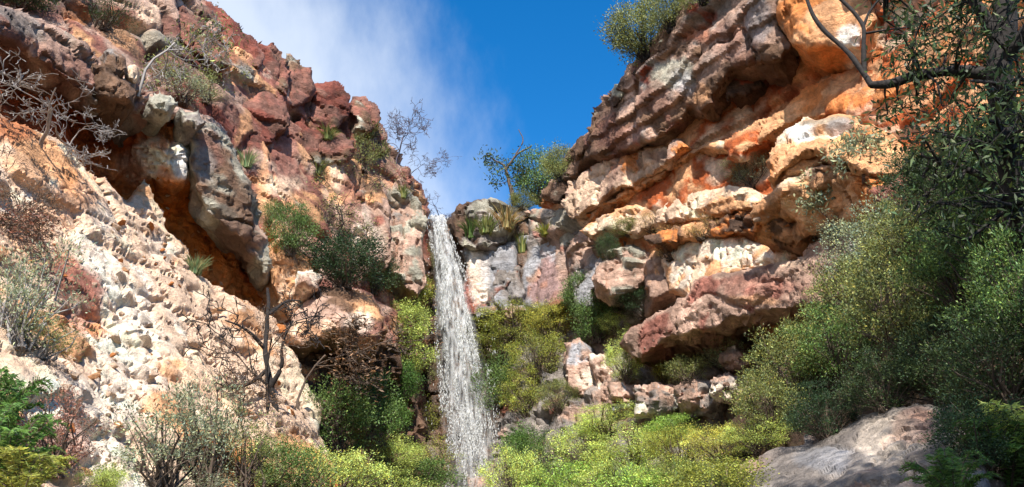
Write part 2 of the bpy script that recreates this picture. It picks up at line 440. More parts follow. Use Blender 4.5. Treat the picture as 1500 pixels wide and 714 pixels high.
        sk.append(np.stack([cur[bm[be[:, 1]]], cur[bm[be[:, 0]]], new[bm[be[:, 0]]], new[bm[be[:, 1]]]], -1))
        cur = new
    V = np.concatenate(rings); COL = np.concatenate(cols); COL = np.concatenate([COL, np.full((len(COL), 1), varnish)], 1); Q = np.concatenate([quads] + sk)
    me = mesh_np(name, V, [Q], COL, mat or M_ROCK, smooth=True)
    me.set_sharp_from_angle(angle=math.radians(42))
    o = link(name, me, parent)
    if kind: o['kind'] = kind
    register(V, np.concatenate([Q[:, [0, 1, 2]], Q[:, [0, 2, 3]]]))
    return o

# ------------------------------------------------------------------ the ground
def ground_z(x, y):
    r = np.hypot(x, y)
    rise = 0.2 + 5.2 * sstep(4, 40, y)
    side = 0.16 * np.clip(np.abs(x + 0.5) - 5.0, 0, 25) * sstep(2, 14, y)
    return -0.15 + rise + side
gxs = np.concatenate([[-1500, -500, -150, -80], np.arange(-45, 45.1, 0.7), [80, 150, 500, 1500]])
gys = np.concatenate([[-1500, -400, -100, -45], np.arange(-25, 52, 0.7), [80, 150, 500, 1500]])
GX, GY = np.meshgrid(gxs, gys); gp = np.stack([GX.ravel(), GY.ravel(), ground_z(GX.ravel(), GY.ravel())], -1)
nearm = (np.hypot(gp[:, 0], gp[:, 1]) < 60)
gp[:, 2] += nearm * 0.22 * fbm(gp * np.array([0.4, 0.4, 0]), 4, 3)
gcol = PAL['earth'][None] * (1 + 0.5 * fbm(gp * 0.8, 4, 5))[:, None]
gcol = gcol * 0.6 + 0.4 * PAL['moss'][None] * 0.7
nxg, nyg = len(gxs), len(gys); gi = np.arange(nxg * nyg).reshape(nyg, nxg)
gq = np.stack([gi[:-1, :-1].ravel(), gi[:-1, 1:].ravel(), gi[1:, 1:].ravel(), gi[1:, :-1].ravel()], -1)
g = link('ground', mesh_np('ground', gp, [gq], np.clip(gcol, 0.01, 1), M_EARTH, True)); g['kind'] = 'structure'
register(gp, np.concatenate([gq[:, [0, 1, 2]], gq[:, [0, 2, 3]]]))

LB, RB = (-0.55, 0.83, 0), (0.6, 0.8, 0)
# ------------------------------------------------------------------ left cliff
left_cliff = rock('cliff_left',
    [(-160, -190), (150, -150), (262, -40), (300, 2), (332, 24), (372, 62), (398, 82), (430, 100), (462, 126), (500, 146), (538, 160), (552, 182),
     (564, 214), (585, 238), (604, 262), (617, 288), (624, 318), (632, 380), (634, 480), (628, 600), (622, 780), (420, 780), (330, 480), (240, 300), (120, 170), (-160, 120)],
    [(-160, -190, 21), (0, 0, 25), (150, 0, 27.5), (262, -20, 30), (300, 2, 31), (400, 75, 33), (470, 125, 35), (550, 170, 37.5), (610, 270, 39.5), (630, 400, 40.2), (622, 700, 39.5),
     (100, 80, 25), (200, 100, 26.5), (300, 130, 28.6), (250, 170, 26.3), (340, 230, 29.5), (420, 200, 32.2), (420, 300, 30.5), (500, 260, 34.5), (480, 340, 32), (560, 300, 37), (560, 400, 36.5), (500, 420, 31.5), (450, 500, 30), (560, 600, 36), (330, 400, 28), (100, 170, 24.5), (-160, 100, 20)],
    [('darkred', 2.0), ('purple', 2.0), ('pink', 1.4), ('red', 1.2), ('tan', 1.3), ('lichen', 1.2)],
    spots=[(380, 190, 48, 50, 'darkred', .75), (420, 230, 20, 40, 'red', .7), (330, 140, 28, 20, 'pink', .7), (360, 175, 12, 40, 'tan', .8, 15), (300, 70, 60, 14, 'darkred', .7, 35),
           (325, 55, 16, 40, 'darkred', .6, 20), (180, 50, 40, 16, 'tan', .8, 30), (120, 20, 30, 14, 'orange', .7), (90, 12, 40, 12, 'dark', .6), (215, 30, 25, 26, 'cream', .7),
           (240, 60, 50, 12, 'lichen', .8, 25), (250, 100, 60, 18, 'brown', .8, 30), (410, 275, 30, 18, 'cream', .9), (485, 250, 14, 44, 'cream', .75), (510, 245, 30, 50, 'red', .45), (545, 300, 40, 60, 'pink', .7),
           (535, 345, 24, 40, 'pale', .6), (590, 300, 22, 50, 'lichen', .7), (600, 350, 16, 60, 'grey', .7), (520, 170, 28, 16, 'red', .6), (540, 175, 14, 12, 'pink', .8), (570, 240, 18, 26, 'brown', .7),
           (615, 560, 30, 120, 'umber', .7), (450, 210, 12, 40, 'tan', .8), (385, 235, 10, 60, 'tan', .6, 10), (300, 20, 40, 12, 'umber', .5)],
    block=(3.0, 0.42), strata=(2.2, 0.45), rough=0.09, fine=0.04, crack=0.22, yaw=0.9, aniso=(1, 1, .8), thick=7, back=LB, kind='structure', seed=3, outline=4, step=2.7, varnish=.5)
# rim blocks
def rim_block(poly, hd, base, seed, parent, spots=(), tilt=0.0, **kw):
    P = np.array(poly, float); c = P.mean(0)
    ctrl = [(p[0], p[1], hd + tilt * (p[0] - c[0]) / 100 + 0.01 * (c[1] - p[1])) for p in poly] + [(c[0], c[1], hd - 0.15)]
    a = dict(block=(2.2, 0.2), strata=(0.9, 0.09), rough=0.06, fine=0.035, edge=(0.26, 0.32), thick=3.5, back=LB, outline=3, step=2.4, crack=0.14)
    a.update(kw)
    return rock('rock_block', poly, ctrl, base, spots, parent=parent, seed=seed, **a)
B1 = [('darkred', 2.4), ('purple', 2), ('red', .6), ('brown', 1), ('lichen', .9)]
for i, (poly, hd) in enumerate([
    ([(296, 0), (322, 12), (352, 36), (376, 56), (388, 84), (378, 104), (340, 80), (310, 50), (290, 25)], 31.2),
    ([(374, 62), (392, 64), (410, 72), (424, 84), (426, 112), (420, 140), (392, 130), (372, 108)], 32.2),
    ([(418, 80), (440, 88), (458, 104), (462, 128), (448, 150), (424, 160), (408, 140), (414, 110)], 33.2),
    ([(464, 122), (482, 118), (504, 126), (514, 140), (512, 170), (498, 186), (470, 184), (452, 172), (456, 146)], 34.4),
    ([(516, 142), (536, 142), (552, 156), (558, 176), (552, 192), (536, 198), (518, 190), (510, 166)], 35.6),
    ([(546, 186), (560, 186), (568, 204), (564, 226), (548, 222), (540, 204)], 36.8),
    ([(586, 246), (598, 244), (606, 262), (600, 278), (584, 270)], 38.2),
    ([(352, 108), (392, 132), (418, 150), (424, 186), (400, 210), (362, 214), (344, 180), (336, 140)], 31.2),
    ([(440, 168), (470, 190), (500, 196), (520, 206), (512, 236), (470, 244), (430, 222), (424, 190)], 33.4),
    ([(232, 0), (268, 8), (300, 40), (330, 72), (338, 100), (310, 100), (270, 70), (236, 36)], 29.3)]):
    rim_block(poly, hd, B1, 100 + i, left_cliff, spots=[(poly[3][0], poly[3][1] - 4, 30, 6, 'umber', .5)], tilt=1.2, varnish=.5)
# ragged rib beside the fall
rim_block([(560, 300), (585, 262), (604, 280), (618, 300), (624, 340), (626, 420), (612, 440), (590, 420), (566, 400), (552, 350)], 37.2,
          [('grey', 2), ('pink', 2), ('lichen', 2), ('brown', 1), ('red', .6)], 131, left_cliff, block=(1.1, 0.55), aniso=(.7, .7, 2.2), strata=(1.4, .1), crack=.3, thick=4)
rim_block([(430, 215), (520, 235), (565, 262), (572, 330), (560, 400), (505, 420), (470, 360), (440, 300)], 34.2,
          [('red', 1.4), ('pink', 2), ('tan', 1), ('brown', 1), ('lichen', .8)], 132, left_cliff, block=(2.0, 0.6), aniso=(.8, .8, 2.0), strata=(1.6, .3), crack=.25, thick=4, tilt=2.6,
          spots=[(485, 255, 14, 40, 'cream', .8), (470, 225, 60, 10, 'lichen', .7, 10), (535, 345, 30, 40, 'pale', .6), (510, 290, 20, 50, 'red', .6)])

# the cave in the left cliff: back wall, then the roof block that overhangs it
cave_wall = rock('cave_wall',
    [(-160, 60), (40, 90), (150, 150), (260, 170), (330, 230), (380, 330), (410, 400), (420, 480), (330, 500), (200, 420), (60, 330), (-160, 260)],
    [(-160, 60, 18.8), (60, 160, 21.6), (140, 200, 23.2), (170, 280, 23.6), (210, 212, 22.3), (235, 215, 21.9), (268, 225, 22.0), (250, 245, 22.0), (270, 262, 22.4), (225, 262, 22.8), (240, 285, 23.6), (180, 220, 23.4), (265, 300, 24.2), (320, 360, 25.2), (380, 430, 25.8), (300, 250, 24.6), (60, 300, 20), (300, 470, 24.6), (420, 440, 26.2)],
    [('ochre', 3), ('orange', 1.4), ('deep', 1.2)],
    spots=[(240, 230, 60, 40, 'pale', .98), (265, 236, 24, 26, 'white', .95), (300, 335, 60, 46, 'ochre', .8, 45), (170, 250, 40, 50, 'deep', .6), (90, 190, 60, 40, 'rust', .7), (30, 130, 50, 50, 'rust', .7)],  # cream lump; pale and white spots also put its sunlit brightness into the colour
    block=(1.2, 0.2), strata=(1.1, 0.08), rough=0.16, pits=0.12, thick=2.5, back=LB, kind='structure', seed=9, step=3)
roof = rock('overhang_rock',
    [(-160, -60), (0, 6), (30, 14), (70, 34), (110, 62), (150, 92), (185, 118), (215, 134), (232, 128), (252, 140), (272, 158), (300, 168), (325, 192), (346, 225), (368, 262), (382, 300), (392, 350), (394, 400),
     (386, 412), (372, 380), (350, 352), (318, 322), (296, 300), (284, 276), (276, 240), (272, 200), (262, 184), (230, 172), (200, 168), (165, 156), (130, 146), (100, 118), (60, 96), (20, 70), (-160, 20)],
    [(-160, -60, 16), (-160, 20, 16.2), (0, 6, 18.6), (0, 60, 18.4), (70, 60, 19.4), (130, 110, 20), (200, 150, 21), (262, 186, 22.0), (230, 172, 21.7), (300, 200, 22.2), (330, 260, 22.4), (310, 300, 22.2), (380, 320, 23.4), (388, 400, 23.8), (350, 340, 22.6), (346, 225, 23)],
    [('grey', 2), ('purple', 1.4), ('pink', 2.4), ('lichen', 1.6), ('brown', .6)],
    spots=[(90, 75, 90, 22, 'pink', .65, 38), (30, 35, 50, 18, 'grey', .8, 30), (130, 110, 50, 16, 'purple', .7, 35), (310, 215, 28, 40, 'purple', .85), (340, 330, 40, 60, 'umber', .8), (300, 240, 20, 36, 'grey', .8), (345, 215, 14, 24, 'lichen', .7), (355, 290, 30, 40, 'brown', .7), (170, 140, 30, 16, 'umber', .6)],
    block=(2.0, 0.28), strata=(0.9, 0.16), rough=0.1, crack=0.14, edge=(0.5, 0.6), thick=2.0, back=(-0.35, 0.93, 0.06), parent=left_cliff, seed=15, varnish=.35, step=2.6)
for i, (poly, hd, nm) in enumerate([
    ([(218, 140), (234, 130), (250, 138), (262, 156), (250, 168), (228, 164)], 20.6, 'lichen'), ([(150, 78), (170, 74), (186, 92), (184, 112), (166, 116), (150, 100)], 20.4, 'brown'),
    ([(184, 96), (200, 94), (204, 116), (196, 126), (184, 122)], 21, 'cream'), ([(262, 160), (290, 164), (304, 182), (290, 194), (268, 186)], 21.2, 'lichen'),
    ([(130, 84), (160, 96), (186, 118), (200, 140), (184, 156), (150, 146), (130, 120)], 20.1, 'brown')]):
    rim_block(poly, hd, [(nm, 3), ('grey', 1), ('umber', 1)], 150 + i, left_cliff, block=(.7, .16), edge=(.35, .5), thick=1.6)

# cream scree slope below the cave
slope = rock('eroded_slope',
    [(-200, 120), (0, 160), (60, 195), (110, 222), (150, 262), (186, 300), (200, 280), (211, 262), (222, 292), (236, 322), (244, 342), (268, 364), (304, 406), (330, 436), (360, 452), (400, 470), (430, 520), (470, 600), (520, 800), (-250, 860)],
    [(-200, 120, 15), (0, 160, 18.3), (60, 200, 19.2), (110, 222, 20), (190, 296, 21.6), (214, 262, 22.2), (252, 336, 22.6), (320, 400, 23.4), (380, 448, 24.2), (430, 520, 24), (480, 620, 23), (500, 780, 17),
     (0, 300, 16), (0, 450, 13), (0, 600, 10), (-100, 800, 7.5), (120, 330, 18.6), (120, 450, 16), (120, 600, 12.6), (200, 760, 10.5), (220, 450, 18.6), (220, 560, 15.6), (300, 520, 19.5), (320, 640, 16.4), (400, 600, 20.5), (400, 700, 17)],
    [('pale', 2.6), ('cream', 3.4), ('tan', 1.8), ('orange', .4)],
    spots=[(100, 410, 55, 45, 'rust', .8, 30), (120, 420, 40, 30, 'red', .6, 30), (120, 470, 50, 22, 'deep', .6), (150, 480, 24, 14, 'orange', .7), (40, 240, 60, 40, 'tan', .7), (110, 290, 50, 40, 'orange', .4), (60, 340, 60, 60, 'tan', .5), (20, 190, 40, 30, 'deep', .6),
           (110, 600, 90, 60, 'pale', .8), (200, 540, 70, 60, 'pale', .7), (160, 660, 40, 40, 'pale', .8), (150, 330, 50, 14, 'pale', .5, 35), (230, 370, 40, 20, 'pale', .7, 40), (270, 450, 60, 26, 'cream', .6, 45), (60, 660, 60, 40, 'red', .6), (300, 560, 60, 60, 'cream', .6)],
    block=(2.0, 0.26), strata=(0.6, 0.13), rough=0.10, fine=0.03, pits=0.05, crack=0.12, thick=3, back=(-0.4, 0.9, -0.1), kind='structure', seed=21, varnish=.15, step=2.5, aniso=(1.2, 1.2, .9), streak=.18)

# boulders between cave and fall
bl = rock('boulder', [(392, 366), (410, 346), (432, 352), (452, 372), (472, 390), (476, 408), (452, 440), (428, 470), (410, 452), (396, 420)],
     [(392, 366, 25), (410, 346, 25.2), (476, 400, 25), (430, 470, 24.2), (440, 400, 24.4), (400, 420, 24.6)], [('cream', 2), ('tan', 2), ('pink', 1)],
     spots=[(405, 390, 16, 36, 'tan', .6), (452, 410, 16, 14, 'pale', .7)], block=(.9, .3), strata=(.7, .14), rough=.12, edge=(.5, .6), thick=2.6, back=LB, seed=31, step=2.2)
tag(bl, 'upright tan boulder wedged beside the mouth of the orange cave', 'boulder')
bl = rock('boulder', [(424, 470), (452, 442), (476, 416), (500, 420), (530, 432), (552, 446), (566, 464), (566, 490), (552, 508), (532, 500), (514, 484), (490, 482), (470, 492), (448, 504), (430, 500), (418, 490)],
     [(424, 470, 24), (476, 416, 24.8), (530, 432, 24.8), (566, 464, 24.6), (560, 500, 24), (500, 484, 23), (440, 500, 23.2), (490, 450, 23.5), (540, 470, 23.7)],
     [('cream', 1.4), ('pink', 2.4), ('brown', 1), ('tan', 1)], spots=[(500, 432, 40, 12, 'brown', .75, 15), (548, 486, 18, 16, 'red', .7), (525, 468, 24, 20, 'pale', .6), (450, 485, 24, 20, 'tan', .7)],
     block=(1.6, .22), strata=(.8, .08), rough=.12, edge=(.6, .7), thick=3.4, back=(-.25, .97, .05), seed=33, step=2.2)
tag(bl, 'big jutting boulder with pinkish nose and black hollow under it', 'boulder')
for i, (poly, hd, lab) in enumerate([
    ([(398, 318), (420, 322), (440, 350), (436, 372), (412, 366), (394, 344)], 25.6, 'small orange-brown rock perched above the upright tan boulder'),
    ([(436, 398), (456, 392), (472, 402), (470, 424), (450, 432), (434, 420)], 23.9, 'knobbly cream rock resting between the two larger boulders'),
    ([(576, 600), (596, 596), (606, 630), (604, 668), (582, 676), (572, 640)], 33.5, 'tall grey rock standing among the plants left of the waterfall')]):
    o = rim_block(poly, hd, [('pale' if i == 1 else 'tan' if i == 0 else 'grey', 2), ('pink', 1), ('brown', 1)], 170 + i, None, block=(.6, .2), edge=(.3, .5), thick=1.6)
    o.name = 'boulder'; tag(o, lab, 'boulder')
hollow = rock('rock_base', [(380, 500), (440, 470), (520, 480), (580, 500), (620, 600), (640, 800), (380, 800)],
     [(400, 500, 25.5), (480, 500, 26.6), (570, 500, 28), (440, 600, 24), (520, 620, 26), (600, 620, 33), (620, 780, 30), (420, 780, 18), (520, 780, 22)],
     [('umber', 2), ('brown', 2), ('dark', 1.4), ('tan', .6)], block=(1.0, .4), strata=(.7, .15), rough=.25, thick=2, back=LB, kind='structure', seed=37, step=3.4)

# ------------------------------------------------------------------ head wall behind the fall
head = rock('cliff_headwall',
    [(596, 340), (632, 326), (658, 324), (672, 306), (700, 300), (740, 302), (790, 312), (836, 306), (880, 330), (930, 352), (1060, 420), (1160, 440), (1180, 640), (1000, 780), (560, 790), (580, 560)],
    [(596, 340, 41), (640, 328, 40.8), (700, 300, 41), (790, 312, 39.4), (815, 330, 37.6), (850, 345, 35.6), (880, 390, 34.2), (920, 390, 33.6), (960, 440, 32.2), (1000, 400, 31.4), (1000, 470, 31.2), (1160, 460, 28), (1180, 640, 25), (1060, 520, 30), (960, 520, 32.4), (640, 450, 40.6), (640, 600, 40.4), (620, 780, 38.5), (720, 470, 40), (720, 600, 38), (800, 470, 38.6), (880, 460, 35), (800, 620, 34), (760, 780, 33), (1000, 780, 22)],
    [('umber', 2), ('brown', 2), ('grey', 1.8), ('pink', .8)],
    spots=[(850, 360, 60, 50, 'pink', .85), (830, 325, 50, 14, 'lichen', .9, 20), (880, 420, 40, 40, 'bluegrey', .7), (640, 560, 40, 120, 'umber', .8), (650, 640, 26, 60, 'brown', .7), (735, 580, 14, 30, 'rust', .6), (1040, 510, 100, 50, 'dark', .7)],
    block=(1.6, .45), strata=(1.2, .3), rough=.22, thick=5, back=(0, 1, 0), kind='structure', seed=41, step=3.2, mat=M_WET)
HB = (0.1, 1, 0)
GB = [('pink', 2.2), ('bluegrey', 2), ('grey', 1.6), ('red', 1), ('lichen', 1)]
for i, (poly, hd, b_, kw) in enumerate([
    ([(655, 322), (668, 302), (690, 293), (716, 294), (746, 298), (772, 304), (780, 316), (764, 334), (740, 356), (712, 366), (684, 362), (664, 346)], 39.0, [('brown', 2), ('umber', 2), ('grey', 1.4), ('lichen', 1)], dict(block=(.9, .45), strata=(.6, .3), thick=4)),
    ([(672, 352), (712, 362), (742, 352), (776, 330), (790, 342), (776, 372), (752, 410), (728, 460), (700, 470), (682, 460), (676, 420), (684, 392)], 38.8, GB, dict(block=(1.6, .3), aniso=(.9, .9, 1.8), strata=(2, .08), spots=[(690, 430, 12, 30, 'rust', .8), (700, 400, 14, 40, 'pale', .7), (730, 390, 24, 30, 'bluegrey', .6)], tilt=-.8)),
    ([(776, 322), (800, 326), (850, 344), (868, 360), (862, 400), (836, 428), (806, 452), (776, 456), (762, 420), (768, 372)], 37.2, GB, dict(block=(2.4, .35), aniso=(.9, .9, 2), strata=(2.2, .06), spots=[(820, 345, 44, 12, 'lichen', .85, 25), (800, 410, 30, 36, 'red', .6), (835, 390, 20, 24, 'pink', .6)], tilt=-2.8)),
    ([(728, 396), (764, 380), (772, 430), (776, 458), (740, 466), (724, 446)], 38.3, GB, dict(block=(1.2, .25), spots=[(750, 425, 20, 20, 'grey', .7)])),
    ([(770, 312), (800, 306), (830, 318), (866, 336), (874, 356), (840, 346), (800, 332)], 37.0, [('lichen', 3), ('pink', 1), ('grey', 1)], dict(thick=3, tilt=-3.2)),
    ([(872, 392), (892, 368), (926, 360), (956, 372), (960, 404), (936, 424), (900, 436), (878, 420)], 32.2, [('pink', 2), ('lichen', 2), ('bluegrey', 1), ('cream', 1)], dict(block=(1.2, .35), strata=(.7, .2))),
    ([(852, 348), (872, 346), (890, 372), (884, 410), (870, 450), (846, 452), (838, 430), (862, 402)], 34.8, GB, dict(block=(1.6, .2), aniso=(.9, .9, 1.8), strata=(2, .06), tilt=-2.5)),
    ([(940, 376), (966, 366), (990, 380), (1006, 410), (990, 436), (956, 440), (944, 410)], 30.6, [('cream', 2), ('pink', 2), ('tan', 1)], dict(block=(1.4, .2))),
    ([(826, 506), (850, 498), (872, 524), (890, 560), (888, 590), (858, 590), (832, 570)], 33.6, [('bluegrey', 2), ('pink', 2), ('pale', 1)], dict(block=(1.1, .3), aniso=(.7, .7, 2), spots=[(880, 545, 14, 40, 'pale', .7, 60)])),
    ([(862, 516), (886, 520), (906, 548), (900, 590), (880, 590)], 32.8, [('pale', 2), ('pink', 2)], dict(block=(.9, .2)))]):
    kw = dict(back=HB, **kw) if 'back' not in kw else kw
    rim_block(poly, hd, b_, 213 + i, head, **kw)

# ------------------------------------------------------------------ right cliff
right_cliff = rock('cliff_right',
    [(786, 300), (800, 290), (818, 264), (842, 218), (872, 172), (902, 134), (937, 86), (968, 46), (1004, 4), (1040, -50), (1100, -180), (1680, -200), (1680, 560), (1380, 620), (1200, 540), (1060, 460), (960, 420), (880, 380), (820, 330)],
    [(790, 296, 39.6), (842, 218, 36.4), (902, 134, 33.6), (937, 86, 32), (1004, 4, 29.6), (1100, -160, 27), (1680, -180, 17), (1050, 60, 29.5), (1150, 60, 27.8), (1280, 30, 25), (1420, 30, 22), (1050, 150, 29.8), (1150, 140, 28), (950, 200, 32.5), (880, 260, 35.2), (860, 340, 36),
     (960, 300, 31), (960, 380, 32.6), (1080, 280, 28.6), (1100, 400, 27.8), (1200, 200, 26.2), (1300, 180, 23.6), (1200, 350, 26), (1420, 200, 20.5), (1300, 350, 23), (1400, 500, 20), (1680, 500, 14), (1200, 530, 25.5)],
    [('orange', 3), ('tan', 2.2), ('deep', 1.4), ('cream', 1.6), ('pink', .6), ('rust', .5)],
    spots=[(890, 180, 40, 110, 'purple', .7, 35), (1060, 60, 100, 60, 'purple', .5), (1100, 140, 50, 30, 'deep', .8), (1140, 130, 30, 20, 'rust', .6), (850, 300, 30, 36, 'cream', .6), (1210, 80, 60, 30, 'orange', .8), (1260, 150, 120, 30, 'orange', .8, -25)],
    block=(3.6, .26), strata=(1.1, .34), rough=.08, crack=.1, thick=8, back=RB, kind='structure', seed=51, step=3)
cap = rock('upper_tier',
    [(792, 288), (818, 258), (842, 212), (872, 166), (902, 128), (937, 80), (968, 40), (1004, -4), (1040, -56), (1080, -180), (1330, -190), (1290, -60), (1250, -20), (1196, -4), (1150, 10), (1146, 40), (1160, 66), (1150, 90),
     (1120, 94), (1076, 104), (1056, 126), (1050, 154), (1028, 170), (1010, 160), (1000, 176), (970, 200), (940, 214), (905, 226), (880, 236), (850, 256), (830, 280), (806, 296)],
    [(792, 288, 38.8), (842, 212, 35.6), (902, 128, 32.8), (937, 80, 31.2), (1004, -4, 28.6), (1060, -160, 26), (1330, -180, 22), (1260, -40, 23.8), (1150, 40, 25.6), (1120, 90, 26), (1056, 140, 27.4), (1010, 156, 28.6), (940, 214, 30.6), (880, 236, 33.2), (830, 276, 36.6), (960, 120, 30), (1060, 50, 27.2)],
    [('purple', 3), ('brown', 2), ('pink', 1.4), ('grey', 1.4), ('rust', .7), ('umber', .6)],
    spots=[(985, 105, 30, 24, 'lichen', .85), (1000, 125, 14, 20, 'bluegrey', .6), (1020, 50, 26, 18, 'deep', .5), (960, 150, 26, 26, 'purple', .6), (1080, 60, 40, 34, 'purple', .6), (1100, 20, 40, 20, 'pink', .6), (1060, 110, 40, 20, 'umber', .5), (905, 200, 40, 30, 'purple', .7), (850, 235, 36, 18, 'umber', .5, -50),
           (1120, 30, 20, 40, 'bluegrey', .5, 20), (1040, 100, 16, 40, 'pink', .5, 30), (1028, 140, 18, 20, 'tan', .6), (1180, -30, 60, 30, 'orange', .5), (900, 140, 60, 8, 'umber', .6, -52), (880, 165, 14, 10, 'dark', .5)],
    block=(2.8, .32), strata=(.75, .42), rough=.08, crack=.16, edge=(.6, .7), thick=2.2, back=(.5, .86, .04), parent=right_cliff, seed=53, step=2.6)
for i, (poly, hd, b_, kw) in enumerate([
    # blocks along the skyline edge
    ([(858, 186), (872, 162), (886, 150), (896, 160), (884, 184), (868, 200)], 33.8, [('brown', 1), ('umber', 1), ('lichen', 1)], dict(thick=2)),
    ([(890, 146), (906, 124), (924, 112), (930, 126), (912, 146), (900, 158)], 32.6, [('brown', 1), ('umber', 1), ('lichen', 1)], dict(thick=2)),
    ([(924, 108), (940, 84), (960, 66), (972, 78), (956, 100), (936, 116)], 31.2, [('lichen', 2), ('umber', 1), ('grey', 1)], dict(thick=2)),
    ([(962, 62), (984, 36), (1006, 16), (1020, 32), (1000, 56), (976, 74)], 29.8, [('brown', 1), ('lichen', 1), ('grey', 1)], dict(thick=2)),
    ([(838, 222), (850, 200), (862, 190), (868, 206), (856, 226), (844, 236)], 34.8, [('brown', 1), ('umber', 1), ('lichen', 1)], dict(thick=2)),
    ([(806, 290), (818, 262), (836, 238), (850, 244), (842, 270), (822, 296)], 36.2, [('grey', 1), ('umber', 1), ('lichen', 1)], dict(thick=2)),
    # bright bulge high on the wall
    ([(1138, 0), (1150, -40), (1220, -60), (1280, -30), (1286, 30), (1262, 62), (1236, 74), (1190, 82), (1160, 66), (1142, 40)], 24.6, [('orange', 3), ('tan', 1.4), ('deep', 1)], dict(block=(2.2, .3), strata=(1.2, .16), thick=4, edge=(1.0, 1.0), tilt=-1.2, spots=[(1180, 60, 36, 16, 'tan', .8), (1170, 20, 20, 30, 'orange', .7), (1240, 50, 22, 20, 'white', .8)])),
    ([(1060, 120), (1076, 108), (1100, 100), (1130, 112), (1120, 130), (1088, 142), (1066, 150)], 28.0, [('rust', 2), ('umber', 1), ('deep', 1)], dict(thick=1.5)),
    # long orange ledge that climbs to the right
    ([(1060, 206), (1110, 176), (1160, 146), (1200, 118), (1260, 92), (1330, 74), (1420, 60), (1560, 60), (1560, 210), (1420, 200), (1310, 196), (1280, 186), (1240, 172), (1180, 172), (1140, 190), (1110, 214), (1084, 240), (1066, 236)], 24.6, [('orange', 3), ('tan', 2), ('deep', 1), ('cream', .7)], dict(block=(3.4, .2), strata=(.9, .14), thick=1.6, edge=(.4, .5), tilt=-1.75, spots=[(1150, 165, 40, 10, 'tan', .8, -30), (1270, 130, 50, 20, 'tan', .6), (1300, 160, 60, 20, 'deep', .5), (1230, 150, 50, 16, 'orange', .8)])),
    # slab over the recess
    ([(842, 318), (880, 296), (920, 274), (960, 252), (1000, 226), (1040, 208), (1072, 204), (1082, 216), (1080, 232), (1056, 222), (1030, 222), (1000, 240), (968, 262), (940, 276), (900, 298), (866, 322), (848, 330)], 31.2, [('orange', 1.4), ('tan', 3), ('cream', 2), ('pink', .6)], dict(block=(1.6, .22), strata=(.7, .12), thick=1.5, edge=(.3, .4), tilt=-3.6, back=(.45, .88, .1))),
    ([(832, 268), (870, 246), (910, 232), (960, 214), (996, 200), (1010, 216), (990, 236), (950, 258), (906, 280), (868, 304), (838, 322), (826, 300)], 32.8, [('tan', 2), ('cream', 2.4), ('pink', 1), ('orange', 1)], dict(block=(1.4, .3), strata=(.8, .14), thick=1.2, tilt=-3.8, spots=[(850, 290, 16, 30, 'cream', .8), (925, 235, 12, 26, 'orange', .8), (905, 245, 8, 30, 'purple', .6), (960, 230, 20, 10, 'purple', .6)])),
    # pale lower ledge
    ([(848, 338), (880, 318), (920, 302), (980, 290), (1050, 276), (1096, 272), (1116, 286), (1110, 306), (1060, 316), (1010, 324), (960, 330), (900, 340), (866, 350)], 30.4, [('cream', 3), ('tan', 2.4), ('orange', 1)], dict(block=(1.6, .24), strata=(.6, .12), thick=1.2, edge=(.3, .4), tilt=-3.0)),
    ([(946, 348), (1000, 326), (1060, 316), (1108, 302), (1130, 320), (1120, 344), (1060, 346), (1000, 352), (960, 362)], 28.4, [('tan', 2), ('brown', 1), ('orange', 1), ('umber', 1)], dict(block=(1.0, .35), strata=(.5, .25), thick=2.4, tilt=-2.0)),
    # cream wall above the red slab
    ([(966, 380), (990, 352), (1040, 340), (1090, 344), (1130, 356), (1166, 366), (1176, 384), (1130, 394), (1080, 404), (1046, 420), (1016, 440), (980, 430)], 27.8, [('cream', 3), ('pale', .8), ('tan', 1.6), ('pink', .6)], dict(block=(2.0, .2), strata=(1.2, .08), thick=1.5, edge=(.5, .6), tilt=-2.8, spots=[(1060, 366, 60, 12, 'pale', .7)])),
    ([(866, 362), (900, 350), (930, 352), (960, 366), (980, 392), (972, 420), (950, 436), (956, 400), (920, 372), (880, 384)], 34.2, [('umber', 2), ('brown', 2), ('orange', .8)], dict(thick=2))]):
    kw = dict(back=RB, **kw) if 'back' not in kw else kw
    rim_block(poly, hd, b_, 240 + i, right_cliff, **kw)

def boulder(poly, ctrl, base, label, seed, **kw):
    a = dict(block=(1.6, .24), strata=(.8, .12), rough=.08, edge=(.3, .35), thick=2.4, back=RB, step=2.3, crack=.1, pits=0)
    a.update(kw)
    return tag(rock('boulder', poly, ctrl, base, seed=seed, **a), label, 'boulder')
boulder([(1128, 216), (1140, 196), (1164, 178), (1200, 174), (1250, 172), (1262, 186), (1290, 192), (1318, 216), (1332, 234), (1322, 256), (1290, 262), (1250, 250), (1230, 236), (1206, 224), (1180, 226), (1150, 246), (1130, 262), (1122, 240)],
        [(1128, 216, 23.4), (1164, 178, 24), (1250, 172, 23.4), (1318, 216, 22), (1290, 262, 20.6), (1206, 226, 21.8), (1130, 262, 22.6), (1200, 196, 22.8), (1270, 224, 21.4)],
        [('cream', 2), ('tan', 3), ('orange', 1.2)], 'pale flat-topped boulder with white crown sitting on a brown boulder', 301,
        spots=[(1172, 192, 28, 14, 'white', .95), (1200, 180, 40, 8, 'lichen', .7), (1200, 212, 40, 12, 'tan', .7), (1230, 186, 20, 8, 'bluegrey', .6)])
